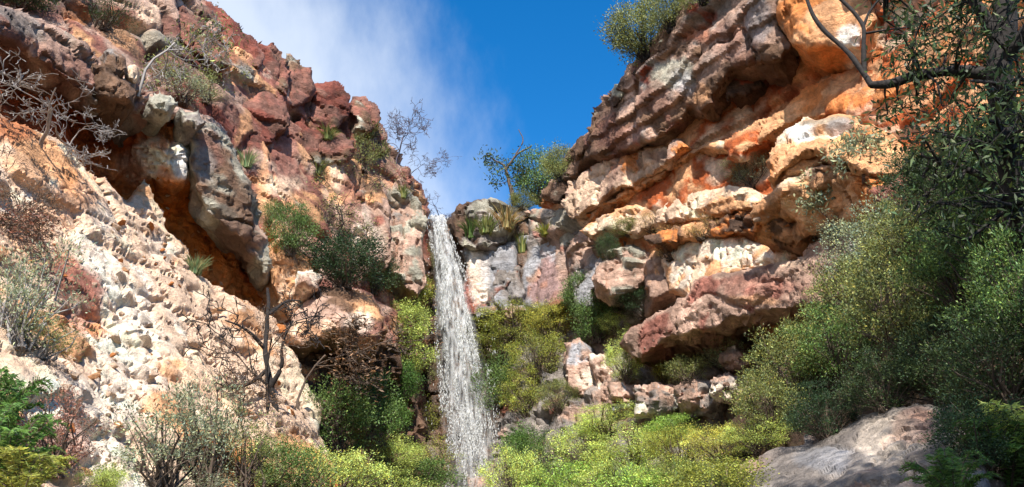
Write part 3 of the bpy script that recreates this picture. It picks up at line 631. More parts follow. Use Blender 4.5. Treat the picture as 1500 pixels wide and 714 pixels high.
boulder([(1100, 318), (1112, 300), (1132, 284), (1164, 262), (1196, 246), (1224, 240), (1250, 252), (1290, 262), (1300, 290), (1280, 318), (1236, 330), (1204, 340), (1166, 362), (1130, 350), (1104, 340)],
        [(1100, 318, 24), (1132, 284, 23.6), (1196, 244, 22.6), (1290, 262, 20.6), (1280, 318, 21.4), (1166, 362, 24.2), (1104, 340, 24.4), (1160, 274, 22.6), (1210, 300, 22.6), (1220, 262, 21.8)],
        [('brown', 2), ('tan', 2), ('orange', 1.6), ('umber', 1)], 'overhanging brown boulder below the pale flat-topped boulder', 303, spots=[(1150, 268, 50, 10, 'cream', .8, -28), (1210, 300, 24, 30, 'orange', .5)])
boulder([(1122, 262), (1140, 244), (1176, 228), (1206, 226), (1226, 238), (1196, 250), (1160, 268), (1136, 286)],
        [(1122, 262, 23.4), (1206, 228, 22.8), (1136, 286, 23.4), (1180, 244, 23)], [('cream', 2), ('tan', 2)], 'narrow cream rock squeezed between the pale and brown boulders', 305, thick=2)
boulder([(1334, 240), (1348, 224), (1368, 220), (1372, 244), (1362, 262), (1340, 258)], [(1334, 240, 18.6), (1368, 222, 18.3), (1350, 262, 17.8), (1352, 240, 17.9)], [('bluegrey', 2), ('pale', 2)],
        'small whitish rock poking out between the leafy branches', 306, block=(.5, .15), edge=(.25, .3), thick=1)
boulder([(1284, 290), (1310, 264), (1336, 254), (1366, 262), (1376, 300), (1350, 322), (1310, 318), (1290, 312)], [(1284, 290, 19.4), (1336, 254, 19), (1376, 300, 17.6), (1310, 318, 18.4), (1330, 290, 18.2)], [('purple', 2), ('red', 2), ('pink', 2)],
        'reddish purple boulder half hidden by bushes below the whitish rock', 307)
boulder([(914, 506), (926, 484), (950, 468), (980, 452), (1010, 430), (1040, 404), (1076, 396), (1120, 390), (1160, 380), (1190, 352), (1218, 336), (1262, 318), (1290, 350), (1300, 420), (1240, 432), (1180, 446), (1120, 456), (1080, 468), (1040, 484), (1000, 494), (968, 506), (936, 524), (922, 526)],
        [(914, 510, 29.6), (950, 468, 28.8), (1040, 404, 26.4), (1120, 388, 24.6), (1190, 352, 23.4), (1262, 318, 22), (1300, 420, 19.4), (1180, 446, 22.4), (1080, 468, 25), (1000, 494, 27), (930, 524, 28.6), (1060, 436, 25.4), (1160, 410, 23.2)],
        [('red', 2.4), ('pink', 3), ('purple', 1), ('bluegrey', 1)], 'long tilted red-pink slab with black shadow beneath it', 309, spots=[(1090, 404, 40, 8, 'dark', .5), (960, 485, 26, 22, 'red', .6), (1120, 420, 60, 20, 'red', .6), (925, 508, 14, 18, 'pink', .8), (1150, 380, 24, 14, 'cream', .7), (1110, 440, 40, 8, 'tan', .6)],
        block=(3.0, .14), strata=(.9, .06), thick=4, rough=.07, back=(.35, .93, .1), aniso=(1, 1, 1.2), edge=(.4, .5), pits=0.05, varnish=.35)
for i, (poly, hd, nm) in enumerate([
    ([(930, 566), (958, 560), (990, 568), (996, 600), (970, 618), (930, 612)], 28.2, 'grey angular boulder, leftmost of the row under the red slab'),
    ([(986, 566), (1024, 552), (1050, 560), (1056, 590), (1030, 610), (996, 606)], 27.2, 'lilac-grey boulder next to the pale rounded one under the red slab'),
    ([(1040, 556), (1062, 544), (1084, 550), (1090, 574), (1066, 590), (1046, 584)], 26.2, 'pale rounded boulder in the row under the red slab'),
    ([(1082, 570), (1106, 556), (1130, 568), (1128, 600), (1096, 608), (1080, 596)], 25.2, 'dark grey boulder at the bush end of the row under the red slab'),
    ([(1052, 520), (1080, 502), (1100, 520), (1100, 550), (1070, 548)], 27.0, 'pale rock with green tufts tucked in the black recess'),
    ([(886, 566), (910, 556), (934, 570), (930, 604), (894, 606)], 30.2, 'pinkish rock between the pale wedge and the grey angular boulder')]):
    cx, cy = np.mean(poly, 0)
    boulder(poly, [(p[0], p[1], hd + .2) for p in poly] + [(cx, cy, hd - .3)], [('bluegrey', 2), ('pink', 2), ('grey', 1), ('pale', 1.6 if i in (2, 4) else .4)], nm, 320 + i, block=(.7, .25), edge=(.4, .5), thick=2, pits=0)

# ------------------------------------------------------------------ right-hand slope and near rock bank
rslope = rock('slope_right',
    [(1060, 640), (1120, 560), (1200, 480), (1260, 380), (1340, 300), (1440, 220), (1700, 140), (1760, 900), (1040, 900), (1030, 720)],
    [(1060, 640, 19), (1120, 580, 20), (1220, 470, 20.5), (1280, 360, 20.5), (1400, 280, 17.5), (1500, 250, 14), (1700, 160, 10.5), (1250, 600, 14), (1350, 480, 14), (1450, 400, 12), (1500, 560, 9.6), (1400, 620, 10.4), (1200, 720, 12), (1700, 600, 7), (1760, 900, 5.5), (1060, 900, 10)],
    [('umber', 2), ('earth', 2), ('brown', 1.4), ('dark', 1)], block=(1, .25), strata=(.8, .1), rough=.3, thick=3, back=RB, kind='structure', mat=M_EARTH, seed=61, step=4)
bank = rock('boulder',
    [(1048, 724), (1070, 700), (1120, 682), (1170, 660), (1220, 630), (1262, 606), (1300, 590), (1340, 586), (1390, 596), (1420, 620), (1440, 680), (1480, 780), (1400, 840), (1040, 840)],
    [(1048, 724, 10.4), (1120, 682, 10.8), (1220, 630, 11), (1300, 590, 10.6), (1400, 600, 9.4), (1440, 680, 8), (1460, 780, 6.6), (1250, 700, 8.6), (1150, 740, 8.6), (1060, 830, 7), (1250, 830, 6)],
    [('bluegrey', 2), ('pink', 2), ('grey', 2.5)], spots=[(1300, 640, 40, 40, 'pale', .4), (1200, 670, 40, 20, 'bluegrey', .7), (1340, 620, 30, 30, 'purple', .5)],
    block=(1.4, .03), strata=(.4, 0), rough=.09, fine=.02, crack=.015, edge=(.35, .5), thick=2.2, varnish=.5, back=RB, seed=63, step=1.8, pits=0)
tag(bank, 'weathered pale grey rock bank dappled with shade below the bushes', 'rock')
# ------------------------------------------------------------------ plants: builders (unit height, base at the origin)
def tubes(paths, sides=5):
    V, F, n = [], [], 0
    for pts, rad in paths:
        pts = np.array(pts, float); k = len(pts)
        t = np.gradient(pts, axis=0); t /= np.linalg.norm(t, axis=1, keepdims=True) + 1e-9
        ref = np.where(np.abs(t[:, 2:3]) > 0.9, np.array([[1.0, 0, 0]]), np.array([[0, 0, 1.0]]))
        a = np.cross(t, ref); a /= np.linalg.norm(a, axis=1, keepdims=True) + 1e-9
        b = np.cross(t, a)
        an = np.arange(sides) / sides * 2 * math.pi
        ring = pts[:, None] + (a[:, None] * np.cos(an)[None, :, None] + b[:, None] * np.sin(an)[None, :, None]) * np.array(rad)[:, None, None]
        V.append(ring.reshape(-1, 3))
        i = np.arange(k - 1)[:, None] * sides + np.arange(sides)[None]; j = np.arange(k - 1)[:, None] * sides + (np.arange(sides)[None] + 1) % sides
        F.append((np.stack([i, j, j + sides, i + sides], -1).reshape(-1, 4) + n)); n += k * sides
    return np.concatenate(V), np.concatenate(F)
def leaves(cen, dirs, L, Wd, r, tone=(0.35, 0.25)):
    """bent leaf blades: four corners and a raised midrib"""
    n = len(cen); d = dirs / (np.linalg.norm(dirs, axis=1, keepdims=True) + 1e-9)
    s = np.cross(d, r.normal(size=(n, 3))); s /= np.linalg.norm(s, axis=1, keepdims=True) + 1e-9
    u = np.cross(s, d)
    l = (L * r.uniform(.6, 1.35, n))[:, None]; w = (Wd * r.uniform(.7, 1.3, n))[:, None]
    v = np.stack([cen, cen + d * l * .5 + s * w * .5 + u * l * .06, cen + d * l - u * l * .12, cen + d * l * .5 - s * w * .5 + u * l * .06], 1).reshape(-1, 3)
    f = np.arange(n * 4).reshape(n, 4)
    br = np.exp(r.normal(0, tone[0], n)); hue = r.normal(0, tone[1], n)
    c = np.stack([br * (1 + .5 * np.clip(hue, -.5, 1)), br * (1 + .12 * hue), br * (1 - .35 * hue)], -1)
    c = np.repeat(np.clip(c, .05, 3), 4, 0)
    return v, f, c
def wander(r, p, d, length, nseg, wob, grav=0.0):
    pts = [np.array(p, float)]; d = np.array(d, float); d /= np.linalg.norm(d)
    for k in range(nseg):
        d = d + r.normal(size=3) * wob + np.array([0, 0, grav]); d /= np.linalg.norm(d)
        pts.append(pts[-1] + d * length / nseg)
    return pts, d
def grow(r, p, d, length, rad, depth, paths, tips, kids=(2, 4), spread=.8, wob=.22, shrink=.66, grav=.03, minr=.003):
    pts, de = wander(r, p, d, length, 5, wob, grav)
    end = max(rad * .6, minr)
    paths.append((pts, np.linspace(rad, end, len(pts))))
    if depth == 0:
        tips.append((pts[-1], de)); return
    for k in range(r.integers(kids[0], kids[1] + 1)):
        i = r.integers(2, len(pts)); nd_ = de + r.normal(size=3) * spread
        grow(r, pts[i], nd_, length * shrink * r.uniform(.7, 1.2), max(end * .75, minr), depth - 1, paths, tips, kids, spread, wob, shrink, grav, minr)
PROTO = {}
def finish(key, paths, lv, sides=4):
    st = None
    if paths:
        v, f = tubes(paths, sides); st = mesh_np(key + '_stem', v, [f], None, M_BARK, True)
    fo = None
    if lv:
        vs, fs, cs, n = [], [], [], 0
        for v, f, c in lv: vs.append(v); fs.append(f + n); cs.append(c); n += len(v)
        fo = mesh_np(key + '_foliage', np.concatenate(vs), [np.concatenate(fs)], np.concatenate(cs), M_LEAF)
    PROTO[key] = (st, fo)
def proto_bush(key, seed, nclus=60, per=90, L=.035, Wd=.014, clus=.085, shape=(.5, .5, 1.0), stems=14, low=.08, up=.5, droop=0.0, tone=(.35, .25), hollow=.35):
    r = np.random.default_rng(seed); paths, lv = [], []
    lob = r.normal(size=(6, 3)); lob /= np.linalg.norm(lob, axis=1, keepdims=True); la = r.uniform(-.28, .3, 6)
    cs = []
    while len(cs) < nclus:
        q = r.normal(size=3); q /= np.linalg.norm(q); rad = r.uniform(hollow, 1) ** .6
        rad *= 1 + sum(a * max(0, float(q @ l)) ** 3 for a, l in zip(la, lob))
        p = np.array([q[0] * shape[0], q[1] * shape[1], .5 * shape[2] + q[2] * .5 * shape[2]]) * np.array([rad, rad, 1])
        p[2] = .5 * shape[2] + q[2] * rad * .5 * shape[2]
        if p[2] > low: cs.append(p)
    for k, p in enumerate(cs):
        b = r.normal(size=3) * .05; b[2] = 0
        m = b * .5 + p * .5 + r.normal(size=3) * .06; m[2] = p[2] * .55
        if k < stems or k % 2 == 0:
            paths.append(([b - np.array([0, 0, .03]), b * .6 + m * .4 + r.normal(size=3) * .02, m, p * .8 + m * .2 + r.normal(size=3) * .02, p], np.array([.014, .011, .008, .005, .003]) * (1.2 if k < stems else .6)))
        n = int(per * r.uniform(.6, 1.4)); sz = clus * r.uniform(.7, 1.5)
        o = r.normal(size=(n, 3)) * sz * np.array([1, 1, .7]); o *= np.minimum(1, 2.2 * sz / (np.linalg.norm(o, axis=1, keepdims=True) + 1e-9))
        d = o / sz * .6 + r.normal(size=(n, 3)) * .8 + (p - np.array([0, 0, .35])) * .8; d[:, 2] += up - droop
        v, f, c = leaves(p + o, d, L, Wd, r, tone)
        c *= np.exp(r.normal(0, .22)); lv.append((v, f, c))
    finish(key, paths, lv)
def proto_bare(key, seed, depth=5, length=.42, rad=.025, kids=(2, 4), spread=.75, lean=(0, 0, 1), leaf=0, minr=.0035, wob=.25, grav=.02, L=.04, Wd=.012, shrink=.68, zmin=-9):
    r = np.random.default_rng(seed); paths, tips, lv = [], [], []
    grow(r, (0, 0, -.03), lean, length, rad, depth, paths, tips, kids, spread, wob, shrink, grav, minr)
    if zmin > 0:
        cut = np.quantile([t[0][2] for t in tips], zmin); tips = [t for t in tips if t[0][2] > cut]
    if leaf:
        P = np.array([t[0] for t in tips]); n = len(P) * leaf
        cen = np.repeat(P, leaf, 0) + r.normal(size=(n, 3)) * .035
        lv.append(leaves(cen, r.normal(size=(n, 3)) + np.array([0, 0, .2]), L, Wd, r))
    finish(key, paths, lv)
def proto_grass(key, seed, n=150, w=.018, spread=.5, arch=.7):
    r = np.random.default_rng(seed); vs, fs, cs = [], [], []; k = 0
    for i in range(n):
        a = r.uniform(0, 6.283); b = np.array([math.cos(a), math.sin(a), 0]) * r.uniform(0, .22); h = r.uniform(.5, 1.1); out = r.uniform(.1, spread)
        o = np.array([math.cos(a), math.sin(a), 0]); s = np.array([-math.sin(a), math.cos(a), 0]) * w
        pts = [b + o * out * t ** 2 + np.array([0, 0, h * (t - arch * .35 * t * t)]) for t in (0, .4, .75, 1)]
        v = []
        for q, ww in zip(pts, (.8, 1, .7, .08)): v += [q - s * ww, q + s * ww]
        vs += v; fs += [[k + 2 * j, k + 2 * j + 1, k + 2 * j + 3, k + 2 * j + 2] for j in range(3)]; k += 8
        c = np.exp(r.normal(0, .3)) * np.array([1 + r.normal() * .15, 1, 1]); cs += [c] * 8
    PROTO[key] = (None, mesh_np(key + '_foliage', np.array(vs), [np.array(fs)], np.clip(np.array(cs), .05, 3), M_LEAF))
def proto_fern(key, seed, fronds=22):
    r = np.random.default_rng(seed); paths, lv = [], []
    for i in range(fronds):
        a = i / fronds * 6.283 + r.normal() * .2; o = np.array([math.cos(a), math.sin(a), 0]); ln = r.uniform(.75, 1.15); rise = r.uniform(.45, 1.0)
        T = np.linspace(0, 1, 9); pts = [o * ln * t * .62 + np.array([0, 0, rise * t * 1.1 - .75 * rise * t * t + .0]) for t in T]
        paths.append((pts, np.linspace(.008, .002, 9)))
        T = np.linspace(.08, 1, 58); c = np.array([o * ln * t * .62 + np.array([0, 0, rise * t * 1.1 - .75 * rise * t * t]) for t in T])
        s = np.array([-math.sin(a), math.cos(a), 0])
        for sg in (-1, 1):
            size = .125 * np.sin(np.clip(T * 2.7 + .25, 0, 3.1)) + .02
            for cc, z in zip(c, size):
                d = s * sg + o * .45 + r.normal(size=3) * .1
                v, f, col = leaves(cc[None] , d[None], z, z * .085, r, (.3, .25)); lv.append((v, f, col))
    finish(key, paths, lv)
for i in range(3):
    proto_bush('dense%d' % i, 500 + i, nclus=95, per=95, L=.036, Wd=.017, clus=.08, tone=(.35, .22))
    proto_bush('loose%d' % i, 510 + i, nclus=55, per=55, L=.042, Wd=.011, clus=.075, up=.6, hollow=.15, stems=30)
    proto_bush('tall%d' % i, 520 + i, nclus=60, per=48, L=.03, Wd=.010, clus=.05, shape=(.34, .34, 1.0), up=.8, hollow=.1, stems=26)
    proto_bush('wide%d' % i, 530 + i, nclus=120, per=100, L=.028, Wd=.012, clus=.06, shape=(.8, .6, 1.0), up=.3, stems=40, tone=(.45, .35))
    proto_bare('bare%d' % i, 540 + i, depth=5, rad=.011, minr=.0024)
    proto_grass('grass%d' % i, 560 + i)
    proto_fern('fern%d' % i, 570 + i)
for i in range(2):
    proto_bush('fine%d' % i, 580 + i, nclus=110, per=120, L=.034, Wd=.012, clus=.06, shape=(.6, .6, 1.0), up=.5, hollow=.2, stems=50, tone=(.5, .4))
    proto_bare('twiggy%d' % i, 590 + i, depth=5, leaf=3, kids=(2, 4), spread=.7, rad=.008, minr=.002, L=.026, Wd=.009)
    proto_bare('leafy%d' % i, 595 + i, depth=4, leaf=26, kids=(2, 4), spread=.7, length=.45, rad=.012, minr=.003, L=.05, Wd=.016)

proto_bare('canopy', 599, depth=4, leaf=110, kids=(3, 4), spread=.6, length=.5, rad=.012, minr=.0015, L=.012, Wd=.005, zmin=.4)
bvh = BVHTree.FromPolygons([tuple(p) for p in np.concatenate(BV)], np.concatenate(BF).tolist())
def hit(px, py):
    for k in range(30):                      # just above a rim: go down to the rock below
        d = ray(px, py + 3 * k); d = d / np.linalg.norm(d)
        loc, nor, idx, dist = bvh.ray_cast(Vector(EYE), Vector(d), 200)
        if loc is not None: return np.array(loc), dist
    raise RuntimeError('nothing at %s %s' % (px, py))
# ------------------------------------------------------------------ loose angular stones lying on the slope and ledges
import bmesh
STONES = []
for k in range(7):
    r = np.random.default_rng(900 + k); bm = bmesh.new()
    for q in r.normal(size=(13, 3)): q = q / np.linalg.norm(q) * r.uniform(.75, 1); bm.verts.new((q[0], q[1] * .85, q[2] * .62))
    res = bmesh.ops.convex_hull(bm, input=bm.verts)
    bmesh.ops.delete(bm, geom=[g_ for g_ in res['geom_interior'] if isinstance(g_, bmesh.types.BMVert)], context='VERTS')
    bmesh.ops.bevel(bm, geom=bm.edges[:], offset=.05, segments=1, affect='EDGES')
    me = bpy.data.meshes.new('stone'); bm.to_mesh(me); bm.free()
    a_ = me.color_attributes.new('Col', 'FLOAT_COLOR', 'POINT'); n_ = len(me.vertices)
    cc = np.ones((n_, 4), np.float32); cc[:, :3] = PAL[['pale', 'cream', 'tan', 'cream', 'pink', 'orange', 'red'][k]] * .92; cc[:, 3] = .3
    a_.data.foreach_set('color', cc.ravel()); me.materials.append(M_ROCK); STONES.append(me)
rs = np.random.default_rng(44)
def stones(n, region, size, parent, kinds):
    k = 0
    while k < n:
        px, py = rs.uniform(region[0], region[2]), rs.uniform(region[1], region[3])
        d = ray(px, py); d = d / np.linalg.norm(d)
        loc, nor, idx, dist = bvh.ray_cast(Vector(EYE), Vector(d), 200)
        k += 1
        if loc is None: continue
        o = link('stone', STONES[rs.choice(kinds)], parent)
        sz = size[0] * (size[1] / size[0]) ** (rs.uniform() ** 2.2) * dist / FPX / 2
        o.location = loc + nor * (sz * .1); o.scale = (sz * rs.uniform(.8, 1.5), sz, sz * rs.uniform(.7, 1.1)); o.rotation_euler = rs.uniform(-.6, .6, 3) + np.array([0, 0, rs.uniform(0, 6.28)])
stones(70, (40, 330, 330, 640), (7, 30), slope, [0, 1, 2, 3, 5])
stones(60, (60, 480, 380, 700), (7, 34), slope, [0, 1, 1, 3, 2])
stones(24, (60, 250, 250, 400), (7, 22), slope, [0, 1, 2, 5])
stones(40, (700, 470, 1110, 640), (7, 26), head, [4, 4, 0, 6])
stones(30, (400, 480, 560, 660), (7, 26), hollow, [2, 4, 5])
stones(26, (860, 300, 1180, 380), (6, 16), right_cliff, [1, 2, 5])
GREEN = dict(dark=(.055, .085, .03), mid=(.12, .19, .05), olive=(.22, .24, .075), lime=(.48, .56, .14), fresh=(.28, .42, .08), yellow=(.46, .44, .09), grey=(.26, .29, .17), bright=(.105, .20, .04),
             brown=(.20, .12, .07), rusty=(.28, .13, .09), dry=(.42, .31, .13), moss=(.30, .32, .06), pale=(.30, .36, .17), deepg=(.035, .065, .025))
BARK = dict(grey=(.30, .27, .25), dark=(.022, .017, .015), brown=(.10, .07, .05), silver=(.50, .46, .44), purple=(.10, .08, .10))
def plant(kind, px, py, wpx, hpx, leaf, label, name='shrub', cat='shrub', group=None, bark='brown', at=None, rot=None, tilt=0.0):
    """stands where the sight line meets the rock or ground; sized in metres from there"""
    if at is not None: p = np.array(at, float); dist = np.linalg.norm(p - EYE)
    else: p, dist = hit(px, py)
    k = dist / FPX
    e = bpy.data.objects.new(name, None); C.objects.link(e); e.empty_display_size = .3
    e.location = p + np.array([0, 0, -.04])
    rot = random.uniform(-3.1, 3.1) if rot is None else rot
    st, fo = PROTO[kind]
    pts = []
    for m in (st, fo):
        if m is not None:
            a = np.empty(len(m.vertices) * 3, np.float32); m.vertices.foreach_get('co', a); pts.append(a.reshape(-1, 3))
    a = np.concatenate(pts); cr, sr = math.cos(rot), math.sin(rot)
    xs = a[:, 0] * cr - a[:, 1] * sr
    width = np.percentile(xs, 98) - np.percentile(xs, 2); top = np.percentile(a[:, 2], 99)
    sx = wpx * k / width; sz = hpx * k / top
    e.scale = (sx, sx, sz); e.rotation_euler = (0, tilt, rot)
    if tilt: e.rotation_euler = (Matrix.Rotation(tilt, 3, 'Y') @ Matrix.Rotation(rot, 3, 'Z')).to_euler()
    if st is not None:
        o = link('trunk' if cat == 'tree' else 'stem', st, e); o.color = BARK[bark] + (1,)
    if fo is not None:
        o = link('crown' if cat == 'tree' else 'foliage', fo, e); c = np.array(GREEN[leaf]) * random.uniform(.9, 1.1); o.color = tuple(c) + (1,)
    tag(e, label, cat, group)
    return e

# ---- trees on the skyline
G = 'trees on the skyline'
plant('bare0', 580, 238, 70, 88, 'dark', 'bare purple-twigged tree on the cliff rim left of the fall', 'bare_tree', 'tree', G, 'purple', rot=.4)
plant('bare1', 566, 200, 40, 60, 'dark', 'small bare sapling behind the last rim block of the left cliff', 'bare_tree', 'tree', G, 'purple')
plant('bare2', 600, 256, 44, 66, 'dark', 'crooked bare tree leaning out towards the falling water', 'bare_tree', 'tree', G, 'purple', rot=.2, tilt=1.15)
plant('bare1', 645, 321, 50, 44, 'dark', 'little bare shrub growing right at the lip of the waterfall', 'bare_shrub', 'shrub', None, 'purple', rot=1.0)
plant('dense0', 790, 296, 70, 80, 'mid', 'rounded green tree on the notch between fall and right cliff', 'rim_tree', 'tree', G, 'dark')
plant('dense1', 822, 264, 54, 56, 'olive', 'low green bush clinging to the foot of the right skyline', 'rim_bush', 'bush', None, 'dark')
plant('dense2', 765, 300, 40, 30, 'olive', 'small olive bush at the base of the lopsided sapling', 'rim_bush', 'bush', None, 'dark')
plant('dense0', 948, 84, 74, 92, 'olive', 'leafy gum tree hanging over the right cliff edge', 'gum_tree', 'tree', G, 'dark', tilt=-.3)
plant('dense1', 984, 44, 60, 72, 'olive', 'green bush on the right rim beside the leafy gum tree', 'rim_bush', 'bush', None, 'dark')
plant('dense2', 1030, 6, 60, 60, 'olive', 'uppermost bush along the right cliff rim', 'rim_bush', 'bush', None, 'dark')
# lopsided sapling by the fall
def path_tree(name, label, branches, clusters, leafc, barkc, L, Wd, per, sz, seed, group=None, droop=.4):
    """branches: list of [(px, py, hd)...], r0, r1 ; clusters: (px, py, hd)"""
    r = np.random.default_rng(seed)
    e = bpy.data.objects.new(name, None); C.objects.link(e)
    b0 = place(*[np.array(x) for x in branches[0][0][0]]); e.location = b0
    paths = []; allp = []
    for pts, r0, r1 in branches:
        P = np.array([place(*[np.array(x, float) for x in q]) for q in pts]); out = []
        for i in range(len(P) - 1):
            for t in np.linspace(0, 1, 6, endpoint=False): out.append(P[i] * (1 - t) + P[i + 1] * t)
        out.append(P[-1]); out = np.array(out)
        sm = out.copy(); sm[2:-2] = (out[:-4] + out[1:-3] + out[2:-2] + out[3:-1] + out[4:]) / 5
        n = len(sm); sm += np.stack([vnoise(sm * 2.5, seed), vnoise(sm * 2.5, seed + 1), vnoise(sm * 2.5, seed + 2)], -1) * (r0 * .5)
        paths.append((sm - b0, np.linspace(r0, r1, n) * (1 + .15 * vnoise(sm * 4, seed + 3)))); allp.append(sm - b0)
    A = np.concatenate(allp)
    lv = []; tw = []
    for c in clusters:
        p = (c if isinstance(c, np.ndarray) else place(*[np.array(x, float) for x in c[:3]])) - b0
        s = sz * (c[3] if len(c) > 3 else 1)
        j = np.argmin(((A - p) ** 2).sum(1)); q = A[j]; m = (p + q) / 2 + r.normal(size=3) * .1 * np.linalg.norm(p - q)
        tw.append(([q, m, p], np.array([.012, .008, .004]) * (1 + np.linalg.norm(p - q))))
        n = int(per * r.uniform(.6, 1.4))
        o = r.normal(size=(n, 3)) * s
        for k in range(5):
            u = p + r.normal(size=3) * s; tw.append(([p, (p + u) / 2 + r.normal(size=3) * s * .15, u], np.array([.005, .004, .003])))
        d = r.normal(size=(n, 3)) * .7; d[:, 2] -= droop
        v, f, cc = leaves(p + o, d, L, Wd, r, (.4, .25)); lv.append((v, f, cc * np.exp(r.normal(0, .2))))
    v, f = tubes(paths, 9); t = link('trunk', mesh_np(name + '_trunk', v, [f], None, M_BARK, True), e); t.color = BARK[barkc] + (1,)
    v, f = tubes(tw, 4); t = link('twigs', mesh_np(name + '_twigs', v, [f], None, M_BARK, True), e); t.color = BARK[barkc] + (1,)
    vs, fs, cs, n = [], [], [], 0
    for v, f, c in lv: vs.append(v); fs.append(f + n); cs.append(c); n += len(v)
    t = link('crown', mesh_np(name + '_crown', np.concatenate(vs), [np.concatenate(fs)], np.concatenate(cs), M_LEAF), e); t.color = GREEN[leafc] + (1,)
    tag(e, label, 'tree', group); return e
hb = hit(752, 302); d0 = float(np.hypot(hb[0][0], hb[0][1]))
path_tree('sapling', 'lopsided sapling with a forked pale branch against the blue sky',
    [([(752, 302, d0), (748, 270, d0), (738, 242, d0)], .12, .07), ([(740, 250, d0), (756, 226, d0 - .2), (778, 214, d0 - .3)], .07, .03), ([(756, 226, d0), (768, 206, d0), (760, 190, d0)], .04, .02), ([(738, 242, d0), (724, 234, d0), (712, 226, d0)], .05, .02)],
    [(735, 236, d0, 1.2), (728, 250, d0 - .3), (742, 252, d0), (726, 268, d0, .6), (712, 228, d0, .8), (718, 234, d0, .7), (762, 252, d0 - .3, .8), (768, 262, d0), (745, 240, d0 + .3)], 'dark', 'brown', .2, .07, 70, .28, 610, G)

# ---- plants of the left cliff
GL = 'shrubs on the left cliff'
plant('twiggy0', 205, 132, 120, 150, 'olive', 'half-bare tree with pale trunk on the ledge above the cave', 'bare_tree', 'tree', None, 'grey', tilt=.15)
plant('loose0', 150, 44, 70, 56, 'dark', 'dark green bush high on the ledge behind the pale-trunked tree', group=GL)
plant('dense0', 24, 12, 70, 50, 'dark', 'dark bush above the grey roof rock in the corner of the ledge', group=GL)
plant('loose1', 262, 150, 70, 60, 'grey', 'grey-green bush beside the foot of the pale-trunked tree', group=GL)
plant('loose2', 300, 150, 50, 46, 'olive', 'low olive bush on the ledge under the purple rock face', group=GL)
plant('bare1', 60, 215, 130, 90, 'dark', 'dead silvery branches sprawling at the left end of the cave', 'dead_branches', 'dead branches', None, 'grey', rot=2.0)
plant('bare0', 96, 228, 90, 70, 'dark', 'dead grey shrub hanging over the edge of the cave floor', 'dead_branches', 'dead branches', None, 'grey', tilt=.5)
plant('twiggy1', 20, 350, 150, 150, 'brown', 'reddish twiggy shrub on the cream slope below the dead branches', 'twiggy_shrub', 'shrub', GL, 'brown')
plant('twiggy0', 70, 400, 110, 80, 'rusty', 'low rusty twiggy shrub beside the dark red patch of the slope', 'twiggy_shrub', 'shrub', GL, 'brown')
plant('loose1', 20, 500, 120, 140, 'grey', 'grey-green bush on the cream slope under the reddish twigs', group=GL, bark='grey')
plant('loose0', 60, 520, 90, 60, 'olive', 'small brownish-green bush next to the grey-green slope bush', group=GL, bark='grey')
plant('dense1', 425, 372, 66, 78, 'mid', 'fresh green bush in the gully above the upright tan boulder', group=GL)
plant('dense2', 396, 330, 34, 40, 'olive', 'little green bush at the upper end of the gully', group=GL)
plant('twiggy1', 495, 345, 110, 120, 'olive', 'thin half-bare tree against the pink face left of the fall', 'bare_tree', 'tree', None, 'dark', rot=.5)
plant('loose2', 530, 250, 60, 56, 'olive', 'wispy green tree top on the pink rock face', group=GL)
plant('dense0', 505, 420, 96, 80, 'deepg', 'round dark green bush sitting behind the jutting boulder', group=GL)
plant('dense1', 545, 430, 70, 66, 'dark', 'dark bush filling the gap behind the nose of the boulder', group=GL)
for i, (x, y, w, h, lab) in enumerate([(540, 200, 34, 20, 'grass tuft on the ledge under the last rim block'), (556, 228, 30, 24, 'grass tuft at the shoulder of the left cliff'), (480, 205, 30, 22, 'grass tuft in the crack below the square rim block'), (465, 255, 26, 26, 'grass tuft in the vertical crack of the pink face'),
                                  (590, 290, 24, 24, 'grass tuft on the ragged rib beside the fall'), (285, 400, 40, 28, 'pale dry tuft at the lip of the orange cave floor'), (360, 245, 34, 26, 'dry tuft on the roof rock shoulder')]):
    plant('grass%d' % (i % 3), x, y, w, h, 'olive' if i < 5 else 'pale', lab, 'grass_tuft', 'grass tuft', 'grass tufts on the cliffs')
path_tree('dead_tree', 'black crooked dead tree standing in front of the hollow boulder',
    [([(400, 645, 20.2), (404, 600, 20.1), (394, 560, 20), (388, 510, 20), (396, 450, 20), (392, 420, 20)], .085, .03), ([(396, 566, 20), (412, 540, 19.8), (414, 500, 19.6), (430, 470, 19.6)], .06, .02), ([(388, 510, 20), (360, 480, 19.6), (330, 470, 19.4)], .05, .015), ([(392, 540, 20), (370, 560, 19.6), (340, 570, 19.4), (316, 560, 19.2)], .05, .015), ([(396, 460, 20), (420, 440, 20), (440, 440, 20)], .04, .015)],
    [(400, 450, 20, .5)], 'brown', 'dark', .04, .015, 20, .4, 620)
plant('twiggy0', 440, 600, 130, 130, 'brown', 'tangle of dry brown twigs under the jutting boulder', 'dry_thicket', 'shrub', None, 'brown')
plant('twiggy1', 350, 600, 110, 130, 'brown', 'dry leafless thicket on the slope beside the dead tree', 'dry_thicket', 'shrub', None, 'brown')
plant('bare0', 392, 600, 160, 170, 'brown', 'dark twig crown spreading around the crooked dead tree', 'dry_thicket', 'shrub', None, 'dark')

